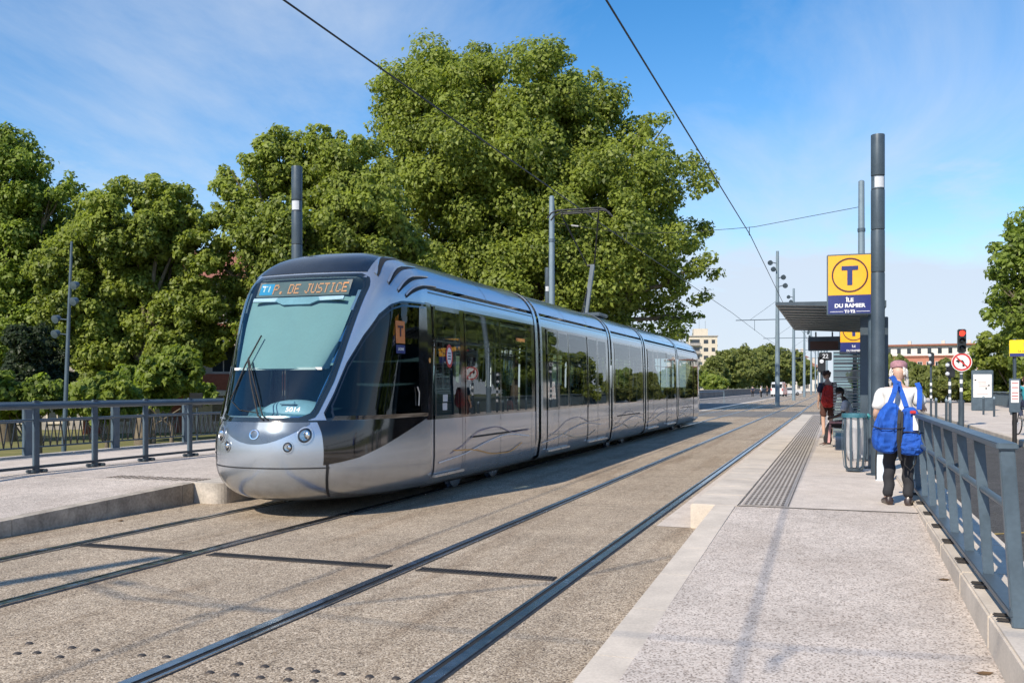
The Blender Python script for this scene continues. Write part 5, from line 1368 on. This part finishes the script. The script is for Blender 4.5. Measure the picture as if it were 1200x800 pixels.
m=MB(); m.tube([(-.1,-.06,.30),(.1,-.06,.30)],.015,8); m.cbox((.12,-.06,.12),(.09,.08,.02),.005); m.cbox((-.12,-.06,.47),(.09,.08,.02),.005); m.tube([(.08,-.06,.30),(.08,-.06,.13)],.01,6); m.tube([(-.08,-.06,.30),(-.08,-.06,.46)],.01,6); m.build('pedal_crank',M['alu'],bk)
J=dict(SIT); up=.42
def L(v,dz=0,dy=0): return (v[0],v[1]+dy,v[2]+dz)
J={k:(L(v,.42,-.22) if not k.startswith(('hand','kn','an','toe')) else v) for k,v in SIT.items()}
J.update(knl=(-.10,.16,.88),anl=(-.11,-.06,.56),toel=(-.12,.08,.52),knr=(.10,.14,.60),anr=(.11,-.08,.22),toer=(.12,.06,.17),wrl=(-.27,.19,1.06),wrr=(.27,.19,1.06),ell=(-.26,.02,1.18),elr=(.26,.02,1.18),
 handl=((0,1,-.15),(0,0,1),(1,0,0)),handr=((0,1,-.15),(0,0,1),(-1,0,0)))
cy=human('cyclist in teal top riding past the bus stop flag','' or (CX,CY,.15),R(12),J,skin_l,c_teal,(c_navy,'long'),shoe_g,hair_b,short=False)
# --- passengers behind the tram windows
def passenger(label,y,x,face,top,skin,hair):
    J={k:v for k,v in SIT.items()}
    return human(label,(XC+x,y-face*.02,.30),0 if face>0 else R(180),J,skin,top,(c_navy,'long'),shoe_g,hair,short=False,fingers=False,face=False)
passenger('passenger in a dark top seated behind the first large tram window',13.35,.78,1,c_navy,skin_d,hair_k)
passenger('passenger in a red top seated behind the second large tram window',15.4,.78,1,c_red,skin_l,hair_b)
passenger('passenger in a charcoal top seated on the far side of the tram',14.55,-.78,-1,c_black,skin_l,hair_k)
# --- tiny walkers on the far pavement
for i,(px,d,c,l) in enumerate(((882,135,c_navy,'distant walker in dark clothes on the far road edge, left of the pale one'),(892,128,c_white,'distant walker in pale clothes on the far road edge'),(899,150,c_brown,'distant walker in brown clothes on the far road edge, nearest the parked van'))):
    p=at(px,458,d); human(l,(p.x,p.y,.02),R(20+50*i),STAND,skin_l,c,(c_black,'long'),shoe_g,hair_k,short=True,fingers=False,face=False,group='walkers on the far pavement')
# --- far vehicles
tyre=pmat('tyre',(.02,.02,.02),.8); carw=pmat('white car paint',(.62,.63,.64),.3,coat=.8,var=.03); cglass=pmat('car glass',(.02,.025,.03),.08,coat=1)
def car(name,label,loc,rz,L,Wd,prof,win,hgt,cat):
    t=thing(name,label,cat,loc,rz)
    m=MB(); n=len(prof)
    rows=[]
    for sx in (-1,-.94,.94,1):
        rows.append([(sx*Wd/2*(1-.10*max(0,(z-.9))/.8),y,z-(.04 if abs(sx)==1 and z>.5 else 0)) for y,z in prof])
    m.grid(rows,closed=True); m.f.append(tuple(range(n))); m.f.append(tuple(3*n+k for k in range(n))); m.build('body',carw,t,smooth=True)
    for sx in (-1,1):
        m=MB(); m.add([(sx*(Wd/2*(1-.10*max(0,(z-.9))/.8)+.006),y,z-.03) for y,z in win],[tuple(range(len(win)))]); m.build('side_window',cglass,t)
        for y in (-L*.31,L*.31):
            w=MB().lathe([(.18,-.1),(.31,-.1),(.33,-.06),(.33,.06),(.31,.1),(.18,.1)],(sx*(Wd/2-.1),y,.33),22,Matrix.Rotation(R(90),3,'Y')).build('wheel',tyre,t,smooth=True); MB().lathe([(.19,-.09),(.19,.09),(.0,.105)],(sx*(Wd/2-.1),y,.33),16,Matrix.Rotation(R(90*1),3,'Y')).build('rim',M['alu'],w)
    return t
vp=[(-2.5,.35),(-2.5,1.2),(-2.42,2.1),(-2.2,2.3),(1.0,2.32),(1.35,2.2),(1.95,1.35),(2.5,1.15),(2.55,.6),(2.5,.35)]
v=car('white_van','white van parked at the far end of the left road','' or tuple(at(913,459,150).xy)+(.02,),R(-5),5.0,1.95,vp,[(.3,1.35),(.3,2.05),(1.05,2.08),(1.72,1.36)],2.3,'van')
m=MB(); m.bb(-.8,.8,-2.53,-2.5,1.4,2.0); m.build('rear_window',cglass,v); m=MB(); m.bb(-.92,-.78,-2.53,-2.5,.9,1.3); m.bb(.78,.92,-2.53,-2.5,.9,1.3); m.build('tail_lamp',M['red'],v)
cp=[(-2.1,.35),(-2.12,.85),(-1.75,1.0),(-1.2,1.42),(.35,1.46),(1.05,1.0),(2.0,.85),(2.15,.6),(2.1,.35)]
c1=car('parked_car','white car parked behind the van on the left road','' or tuple(at(924,459,165).xy)+(.02,),R(-60),4.2,1.75,cp,[(-1.5,.98),(-1.1,1.36),(.3,1.39),(.9,.99)],1.45,'car')
m=MB(); m.add([(-.75,-1.76,1.02),(.75,-1.76,1.02),(.7,-1.26,1.39),(-.7,-1.26,1.39)],[(0,1,2,3)]); m.build('rear_window',cglass,c1)
# ================================================================ trees
LF={'plane':leafmat('plane leaves',(.062,.095,.018),(.29,.345,.065),.30),'plane2':leafmat('plane leaves, deeper',(.056,.092,.018),(.25,.325,.06),.30),
    'bright':leafmat('young leaves',(.08,.13,.02),(.25,.31,.055),.4),'dark':leafmat('evergreen leaves',(.012,.025,.012),(.04,.06,.025),.5),'far':leafmat('far leaves',(.06,.09,.024),(.23,.26,.07),.12)}
bark=pmat('bark',(.17,.14,.10),.95,var=.3,vscale=2,fine=14,bump=.6)
def leaves(blobs,nleaf,size,seed,droop=.25,gap=.0):
    """blobs: (x,y,z,r) masses; small lobes sit on each mass, leaves sit on each lobe"""
    rs=np.random.RandomState(seed); B=np.array(blobs,float); w=B[:,3]**2; w=w/w.sum()
    cen=[];rad=[]
    for b,wi in zip(B,w):
        nl=max(16,int(80*wi*len(B)**.85))
        d=rs.normal(size=(nl,3)); d/=np.linalg.norm(d,axis=1)[:,None]
        rr=b[3]*(.30+.66*rs.rand(nl)**.55); cen.append(b[:3]+d*rr[:,None]*[1,1,.92]); rad.append(b[3]*rs.uniform(.16,.30,nl))
    cen=np.concatenate(cen); rad=np.concatenate(rad); p=rad**2; p/=p.sum()
    k=rs.choice(len(cen),nleaf,p=p)
    d=rs.normal(size=(nleaf,3)); d/=np.linalg.norm(d,axis=1)[:,None]
    rr=rad[k]*(.55+.5*rs.rand(nleaf)**.7); stray=rs.rand(nleaf)<.10; rr[stray]*=1.28
    c=cen[k]+d*rr[:,None]*[1,1,.8]
    nrm_=d+rs.normal(size=(nleaf,3))*.55+np.array([0,0,.30])+np.array([-.13,-.43,.36]); nrm_/=np.linalg.norm(nrm_,axis=1)[:,None]
    a=np.cross(nrm_,rs.normal(size=(nleaf,3))); a/=np.linalg.norm(a,axis=1)[:,None]; b=np.cross(nrm_,a)
    s=(size*rs.uniform(.45,1.4,nleaf))[:,None]
    tip=-droop*s*np.array([0,0,1])
    v=np.stack([c-a*s*.5,c-b*s*.42+nrm_*s*.10,c+a*s*.62+tip,c+b*s*.42+nrm_*s*.10],1).reshape(-1,3)
    me=bpy.data.meshes.new('crown'); me.vertices.add(len(v)); me.vertices.foreach_set('co',v.ravel().astype(np.float32))
    me.loops.add(nleaf*4); me.loops.foreach_set('vertex_index',np.arange(nleaf*4,dtype=np.int32)); me.polygons.add(nleaf)
    me.polygons.foreach_set('loop_start',np.arange(0,nleaf*4,4,dtype=np.int32)); me.update(calc_edges=True); me.validate()
    return me,cen
def tree(label,blobpx,depth,leafm,nleaf,size,seed,base=None,gz=-1.5,tr=.45,group=None,name='tree',cat='tree',spread=.55,squash=1.0):
    rng=random.Random(seed); bl=[]
    for (u,v,r) in blobpx:
        dd=depth+rng.uniform(-1,1)*spread*depth*.06; P_=at(u,v,dd); bl.append((P_.x,P_.y,P_.z,r*depth/FOC*squash))
    if base is None:
        base=(sum(b[0]*b[3] for b in bl)/sum(b[3] for b in bl),sum(b[1]*b[3] for b in bl)/sum(b[3] for b in bl))
    o=Vector((base[0],base[1],gz)); t=thing(name,label,cat,o,0,group)
    me,cen=leaves([(b[0]-o.x,b[1]-o.y,b[2]-o.z,b[3]) for b in bl],nleaf,size,seed)
    me.materials.append(LF[leafm]); c=bpy.data.objects.new('crown',me); COL.objects.link(c); c.parent=t
    H=min(b[2]-b[3] for b in bl)-gz; top=max(b[2] for b in bl)-gz; fork=max(1.2,min(H+ .12*top,top*.42))
    m=MB(); m.tube([(0,0,-.2),(tr*.1,0,fork*.5),(-tr*.1,.05,fork)],[tr*1.25,tr*.9,tr*.75],12)
    for b in bl:
        e=Vector((b[0]-o.x,b[1]-o.y,b[2]-o.z)); s=Vector((-tr*.1,.05,fork*.96)); mid=s.lerp(e,.5)+Vector((rng.uniform(-.5,.5),rng.uniform(-.5,.5),.25*b[3]))
        m.tube([s,mid,e],[tr*.42,tr*.24,tr*.05],7)
        for _ in range(3):
            e2=e+Vector((rng.uniform(-1,1),rng.uniform(-1,1),rng.uniform(-.4,.9)))*b[3]*.45; m.tube([mid.lerp(e,.6),mid.lerp(e2,.75),e2],[tr*.15,tr*.09,tr*.02],5)
    m.build('trunk',bark,t,smooth=True); return t
tree('giant round topped plane tree towering behind the tram',[(520,125,85),(600,118,85),(680,160,85),(560,80,42),(640,85,42),(475,105,48),(735,225,70),(785,215,52),(770,160,34),(590,230,110),(690,270,100),(770,300,62),(640,340,100),(735,365,72),(545,330,90),(812,325,42),(800,265,40),(690,120,50),(800,372,24),(470,250,70),(500,180,75),(565,185,95),(460,160,45)],60,'plane',330000,.215,11,tr=.9,squash=.93)
tree('broad lower plane tree right behind the nose of the tram',[(295,215,42),(345,195,52),(405,205,52),(285,275,42),(345,285,66),(430,270,66),(400,350,66),(475,330,60),(305,355,50),(268,250,24),(385,165,26),(325,175,24),(300,400,42),(450,400,60),(262,310,24)],44,'plane',190000,.17,12,tr=.5)
tree('tall green tree at the left edge of the view',[(15,215,62),(45,285,66),(-25,300,80),(25,365,66),(-15,410,66),(10,180,36),(60,225,34),(-40,200,60)],47,'plane2',130000,.18,13,tr=.5)
tree('yellow green tree behind the leaning floodlight post',[(150,262,52),(205,285,44),(112,300,50),(165,350,66),(90,360,44),(222,365,40),(130,405,56),(205,410,46),(65,320,36),(105,245,26),(172,222,22),(205,235,20),(232,300,32),(248,345,28),(240,395,34),(215,265,36),(190,240,36)],43,'plane',180000,.16,14,tr=.4)
tree('small dark evergreen tree at the lower left',[(45,425,34),(32,400,24),(60,448,28),(28,450,28),(52,392,16)],36,'dark',22000,.14,15,tr=.18)
for i,(l,bp,d,lf,n) in enumerate((('leafy shrub rising behind the parapet at the far left',[(20,470,26),(50,462,24),(-10,460,30),(75,470,20)],31,'plane2',9000),
    ('bright young shrub behind the parapet near the leaning post',[(105,465,22),(128,458,22),(145,470,20),(120,485,16)],30,'bright',8000),
    ('leafy shrub behind the parapet close to the brick building',[(185,440,26),(208,430,28),(190,465,18),(222,452,18)],34,'bright',9000),
    ('rounded shrub behind the parapet beside the tram front',[(160,455,18),(150,440,16),(240,462,14)],38,'plane2',5000))):
    tree(l,bp,d,lf,n,.19,30+i,tr=.09,name='shrub',cat='shrub',gz=-1.4)
# right side
tree('plane tree leaning in from the right edge of the view',[(1195,300,38),(1222,335,55),(1185,365,30),(1235,270,48),(1200,275,22),(1240,390,60),(1178,335,16),(1275,320,60)],58,'plane2',60000,.25,16,tr=.4)
tree('bright low tree behind the map board',[(1165,412,26),(1192,428,34),(1150,440,22),(1215,405,34),(1180,450,24),(1205,455,26),(1140,455,14),(1240,430,40)],72,'plane',42000,.30,17,tr=.25)
tree('green tree in front of the long brick building, right of the signs',[(1105,442,22),(1122,437,18),(1128,452,18),(1098,455,16),(1080,446,20)],84,'far',26000,.34,18,tr=.25)
tree('green tree in front of the long brick building, beside the light column',[(1045,436,22),(1062,440,18),(1035,448,20),(1068,452,18),(1020,442,22)],92,'far',26000,.34,19,tr=.25)
# trees along the far left road
T=[(836,432,19,170),(852,424,21,185),(869,421,22,200),(884,423,20,215),(898,419,22,225),(914,424,20,250),(930,424,17,275),(941,431,13,300)]
N_=['first','second','third','fourth','fifth','sixth','seventh','eighth']
for i,(u,v,r,d) in enumerate(T):
    tree('round far tree beside the left road, %s from the apartment tower'%N_[i],[(u,v,r*.75),(u-r*.5,v+r*.5,r*.6),(u+r*.55,v+r*.45,r*.6),(u,v+r*.9,r*.7),(u+r*.2,v-r*.35,r*.5)],d,'far',11000,d*.0026,50+i,tr=.3,group='far trees along the left road',name='far_tree')
tree('pale yellow green bush at the foot of the apartment tower',[(828,445,10),(838,448,10),(846,449,8)],150,'bright',4000,.5,70,tr=.15,name='bush',cat='bush')
# trees across the pavement, seen mirrored in the tram windows
tree('plane tree out of view on the right, mirrored in the tram windows',[(1990,240,150),(1900,330,120),(2100,330,140)],26,'plane2',26000,.36,81,tr=.3,gz=-1)
tree('second plane tree out of view on the right, mirrored in the tram windows',[(1600,270,105),(1530,330,80),(1680,340,95)],38,'plane',26000,.40,82,tr=.3,gz=-1)
tree('third plane tree out of view on the right, mirrored in the tram windows',[(1385,320,60),(1340,370,55),(1440,375,65)],55,'plane2',20000,.42,83,tr=.3,gz=-1)
# ================================================================ buildings
brick=pmat('red brick',(.30,.10,.065),.9,var=.2,vscale=.8,fine=6); cream=pmat('cream render',(.62,.55,.44),.9,var=.08); roofm=pmat('tile roof',(.30,.12,.08),.9,var=.2); wpane=pmat('dark window',(.03,.04,.05),.12,coat=.6); pinkb=pmat('pink brick',(.47,.20,.135),.9,var=.12,vscale=.3,fine=3); trimm=pmat('pale trim',(.62,.56,.48),.8); greyc=pmat('grey concrete',(.34,.32,.30),.9,var=.15)
def block(name,label,c,rz,L,D,H,wallm,floors,cols,fh,z0,ww,wh,roof='flat',cat='building',sides=False,trim=False,bands=None):
    t=thing(name,label,cat,c,rz)
    m=MB(); m.bb(-L/2,L/2,0,D,0,H); m.build('wall',wallm,t)
    def win(x,z,w=ww,h=wh):
        m=MB(); m.bb(x-w/2,x+w/2,-.02,.05,z,z+h); p_=m.build('window',wpane,t)
        m=MB(); m.bb(x-w/2-.10,x-w/2,-.08,.04,z-.1,z+h+.1); m.bb(x+w/2,x+w/2+.10,-.08,.04,z-.1,z+h+.1); m.bb(x-w/2-.1,x+w/2+.1,-.12,.03,z-.2,z-.001); m.bb(x-w/2-.1,x+w/2+.1,-.08,.04,z+h+.001,z+h+.12); m.bb(x-.03,x+.03,-.045,.02,z+.001,z+h-.001); m.build('frame',trimm,p_)
    for f in range(floors):
        for k in range(cols): win(-L/2+(k+.5)*L/cols,z0+f*fh)
    if roof=='flat':
        m=MB(); m.bb(-L/2-.3,L/2+.3,-.3,D+.3,H,H+.4); m.build('roof',greyc,t)
    else:
        m=MB(); m.add([(-L/2-.6,-.7,H),(L/2+.6,-.7,H),(L/2+.6,D+.7,H),(-L/2-.6,D+.7,H),(-L/2+D*.3,D/2,H+D*.24),(L/2-D*.3,D/2,H+D*.24)],[(0,1,5,4),(1,2,5),(2,3,4,5),(3,0,4),(0,3,2,1)]); rf=m.build('roof',roofm,t)
        for x in (-L*.3,L*.1,L*.36): m=MB(); m.bb(x-.4,x+.4,D*.4,D*.4+.8,H+D*.1,H+D*.3+.8); m.build('chimney',trimm,rf)
    return t
# red brick villas behind the left trees
p=at(262,470,56); v=block('brick_building','red brick and cream apartment house glimpsed between tram front and trees',(p.x,p.y,-1.5),R(28),15,10,9.6,cream,3,5,3.0,1.0,1.3,1.8,'hip')
for z in (3.1,6.1): m=MB(); m.bb(-7.5,7.5,-1.1,-.03,z-.55,z-.25); s_=m.build('balcony',trimm,v); m=MB(); m.bb(-7.4,7.4,-1.08,-1.03,z-.22,z+.75); m.build('balcony_rail',brick,s_)
for x in (-7.5,-2.6,2.6,7.5): m=MB(); m.bb(x-.5,x+.5,-.25,-.02,0,9.6); m.build('brick_pier',brick,v)
p=at(140,470,62); block('brick_building','low grey house glimpsed behind the yellow green tree',(p.x,p.y,-1.5),R(25),16,9,5.2,greyc,2,6,2.7,.8,1.2,1.6,'hip')
p=at(20,470,64); block('brick_building','dark shaded house glimpsed behind the tall left tree',(p.x,p.y,-1.5),R(25),18,9,7,brick,2,6,2.9,.8,1.2,1.6,'hip')
# apartment tower
p=at(824,452,330); tw=block('apartment_tower','pale concrete apartment tower with stacked balconies behind the far trees',(p.x,p.y,-1.5),R(14),10,12,21,cream,0,0,3,1,1,1)
for f in range(7):
    z=.6+f*2.85
    m=MB(); m.bb(-4.8,-1.0,-1.2,-.02,z,z+.2); m.bb(-4.8,-1.0,-1.2,-1.12,z+.2,z+1.0); b_=m.build('balcony',greyc,tw)
    m=MB(); m.bb(-4.6,-1.2,-.015,.05,z+.21,z+2.3); m.build('window',wpane,tw)
    m=MB(); m.bb(.2,1.8,-.03,.05,z+.8,z+2.2); m.bb(3.0,4.2,-.03,.05,z+.8,z+2.2); m.build('window',wpane,tw)
    m=MB(); m.bb(4.99,5.3,1,11,z,z+.3); m.build('slab_edge',greyc,tw)
m=MB(); m.bb(-3,2,3,8,21.4,24); m.build('roof_hut',cream,tw); MB().tube([(-1,4,24),(-1,4,28)],.12,6).build('aerial',M['alu'],tw); MB().tube([(1.3,5,24),(1.3,5,27)],.12,6).build('aerial',M['alu'],tw)
# long brick building on the right
p=at(1078,455,235); bl_=block('long_brick_building','long pink brick building with white top storey behind the right trees',(p.x,p.y,-1.5),R(-10),27,14,10.6,pinkb,3,13,3.2,1.0,1.0,2.0,'none_',trim=True)
bpy.data.objects.remove([c for c in bl_.children if c.name.startswith('roof')][0],do_unlink=True)
for c in [c for c in bpy.data.objects if c.name.startswith('chimney') and c.parent is None]: bpy.data.objects.remove(c,do_unlink=True)
m=MB(); m.bb(-13.5,13.5,-.25,14.2,10.6,11.0); m.build('cornice',roofm,bl_); m=MB(); m.bb(-13.3,13.3,.3,13.8,11.0,13.5); ts=m.build('top_storey',pmat('white top storey',(.66,.64,.60),.8),bl_)
for k in range(11):
    m=MB(); x=-12.2+k*2.4; m.bb(x-.45,x+.45,.26,.34,11.5,12.9); m.build('window',wpane,ts)
m=MB(); m.bb(-14.0,14.0,-.6,14.6,13.5,13.9); rf=m.build('roof',roofm,bl_)
for x in (-9,-3,5,11): m=MB(); m.bb(x-.4,x+.4,5,6,13.9,15.0); m.build('chimney',trimm,rf)
# white houses closing the street
for (px,d,L_,H_,l,mm_) in ((921,340,9,12,'white house with red roof at the far end of the street',cream),(934,360,8,15.5,'tall white house at the far end of the street',M['concrete']),(946,330,9,11,'pale end house beside the distant poles',cream)):
    p=at(px,455,d); block('white_house',l,(p.x,p.y,0),R(16),L_,9,H_-2.4,pmat('white render',(.68,.64,.58),.9),3,3,3.2,1.0,1.0,1.6,'hip',cat='house')
# small dark sign on the lawn
p=at(231,470,33); t=thing('notice_board','small dark notice board on the lawn beside the tram front','sign',(p.x,p.y,-1.0)); MB().tube([(0,0,0),(0,0,2.1)],.04,8).build('post',M['darkgrey'],t,smooth=True); m=MB(); m.cbox((0,-.05,2.25),(.55,.05,.22),.01); m.cbox((0,-.05,1.97),(.55,.05,.24),.01); m.build('board',M['black'],t)
# more of the park to the left of the view
src=[o for o in bpy.data.objects if o.parent is None and o.get('label','').startswith('tall green tree at the left edge')][0]
src2=[o for o in bpy.data.objects if o.parent is None and o.get('label','').startswith('yellow green tree behind')][0]
for s_,x,y,rz,sc,l in ((src,-49,22,1.3,.95,'park tree out of view to the left, nearest the tall green tree'),(src2,-44,9,2.2,1.05,'park tree out of view to the left, level with the near railing'),(src,-60,12,4.0,1.1,'park tree out of view far to the left'),(src2,-62,34,.8,1.15,'park tree out of view behind the shaded house')):
    copy_tree(s_,(x,y,s_.location.z),rz,l,scale=(sc,sc,sc))
# ================================================================ light, sky, camera
SD=Vector((-.36,-1.2,1.0)).normalized(); EL=math.asin(SD.z); AZ=math.atan2(SD.x,SD.y)
CLOUD1=(13.8,6.6,0); CLOUD2=(1.7,.9,0); BANKZ=.19
w=bpy.data.worlds.new('World'); SC.world=w; w.use_nodes=True; t=w.node_tree; t.nodes.clear(); L=t.links.new
sk=t.nodes.new('ShaderNodeTexSky'); sk.sky_type='NISHITA'; sk.sun_disc=False; sk.sun_elevation=EL; sk.sun_rotation=AZ % (2*math.pi); sk.air_density=1.0; sk.dust_density=.3; sk.ozone_density=2.2; sk.altitude=150
bg=t.nodes.new('ShaderNodeBackground'); bg.inputs['Strength'].default_value=.145; out=t.nodes.new('ShaderNodeOutputWorld')
tc=t.nodes.new('ShaderNodeTexCoord'); sx=t.nodes.new('ShaderNodeSeparateXYZ'); L(tc.outputs['Generated'],sx.inputs[0])
def mth(op,a,b=None):
    n=t.nodes.new('ShaderNodeMath'); n.operation=op
    for i,x in enumerate((a,b)):
        if x is None: continue
        if isinstance(x,(int,float)): n.inputs[i].default_value=x
        else: L(x,n.inputs[i])
    return n.outputs[0]
zc=mth('MAXIMUM',mth('ADD',sx.outputs['Z'],.10),.03)
cx=mth('DIVIDE',sx.outputs['X'],zc); cy=mth('DIVIDE',sx.outputs['Y'],zc)
cb=t.nodes.new('ShaderNodeCombineXYZ'); L(cx,cb.inputs[0]); L(cy,cb.inputs[1])
mp=t.nodes.new('ShaderNodeMapping'); mp.inputs['Scale'].default_value=(.9,.42,1); mp.inputs['Rotation'].default_value=(0,0,R(-20)); mp.inputs['Location'].default_value=CLOUD1; L(cb.outputs[0],mp.inputs['Vector'])
n1=t.nodes.new('ShaderNodeTexNoise'); n1.inputs['Scale'].default_value=.9; n1.inputs['Detail'].default_value=9; n1.inputs['Roughness'].default_value=.62; n1.inputs['Distortion'].default_value=.6; L(mp.outputs[0],n1.inputs['Vector'])
r1=t.nodes.new('ShaderNodeValToRGB'); r1.color_ramp.elements[0].position=.45; r1.color_ramp.elements[1].position=.78; L(n1.outputs['Fac'],r1.inputs['Fac'])
# thicker cloud bank near the horizon
mr=t.nodes.new('ShaderNodeMapRange'); mr.inputs['From Min'].default_value=.02; mr.inputs['From Max'].default_value=.40; mr.inputs['To Min'].default_value=.68; mr.inputs['To Max'].default_value=.0; L(sx.outputs['Z'],mr.inputs['Value'])
n2=t.nodes.new('ShaderNodeTexNoise'); n2.inputs['Scale'].default_value=3.2; n2.inputs['Detail'].default_value=7; n2.inputs['Roughness'].default_value=.6
mp2=t.nodes.new('ShaderNodeMapping'); mp2.inputs['Scale'].default_value=(1,1,3.2); mp2.inputs['Location'].default_value=CLOUD2; L(tc.outputs['Generated'],mp2.inputs['Vector']); L(mp2.outputs[0],n2.inputs['Vector'])
r2=t.nodes.new('ShaderNodeValToRGB'); r2.color_ramp.elements[0].position=.36; r2.color_ramp.elements[1].position=.66; L(n2.outputs['Fac'],r2.inputs['Fac'])
edge=mth('ADD',mth('MULTIPLY',mth('SUBTRACT',n2.outputs['Fac'],.5),.42),BANKZ)
bank=mth('MINIMUM',mth('MAXIMUM',mth('DIVIDE',mth('SUBTRACT',edge,sx.outputs['Z']),.07),0.0),1.0)
haze_=mth('MAXIMUM',mth('SUBTRACT',1.0,mth('DIVIDE',sx.outputs['Z'],.42)),0.0)
haze_=mth('MULTIPLY',mth('MULTIPLY',haze_,haze_),.55)
fac=mth('MINIMUM',mth('ADD',mth('ADD',mth('MULTIPLY',r1.outputs['Color'],.70),mth('MULTIPLY',bank,.55)),haze_),.93)
mx=t.nodes.new('ShaderNodeMix'); mx.data_type='RGBA'; L(fac,mx.inputs['Factor']); hs=t.nodes.new('ShaderNodeHueSaturation'); hs.inputs['Saturation'].default_value=1.36; hs.inputs['Value'].default_value=1.0; L(sk.outputs[0],hs.inputs['Color']); L(hs.outputs[0],mx.inputs['A']); mx.inputs['B'].default_value=(3.7,4.2,4.95,1)
L(mx.outputs['Result'],bg.inputs['Color']); L(bg.outputs[0],out.inputs['Surface'])
sl=bpy.data.lights.new('sun','SUN'); sl.energy=4.5; sl.angle=R(.53); sl.color=(1,.90,.755); so=bpy.data.objects.new('sun',sl); COL.objects.link(so); so.rotation_euler=SD.to_track_quat('Z','Y').to_euler(); so.location=(0,0,40)
cd=bpy.data.cameras.new('camera'); co=bpy.data.objects.new('camera',cd); COL.objects.link(co); SC.camera=co
co.location=(0,0,CAMZ); co.rotation_euler=(R(90),0,YAW); cd.sensor_width=36; cd.lens=FOC/1200*36; cd.shift_y=53/1200; cd.clip_end=12000; cd.clip_start=.05
SC.render.engine='CYCLES'; SC.cycles.use_denoising=True; SC.cycles.max_bounces=10; SC.cycles.transparent_max_bounces=24; SC.cycles.glossy_bounces=5; SC.cycles.caustics_reflective=False; SC.cycles.caustics_refractive=False
try: SC.cycles.denoiser='OPENIMAGEDENOISE'
except Exception: pass
SC.cycles.use_adaptive_sampling=True; SC.cycles.adaptive_threshold=.015
SC.view_settings.view_transform='Standard'; SC.view_settings.look='None'; SC.view_settings.exposure=0.36; SC.view_settings.gamma=1
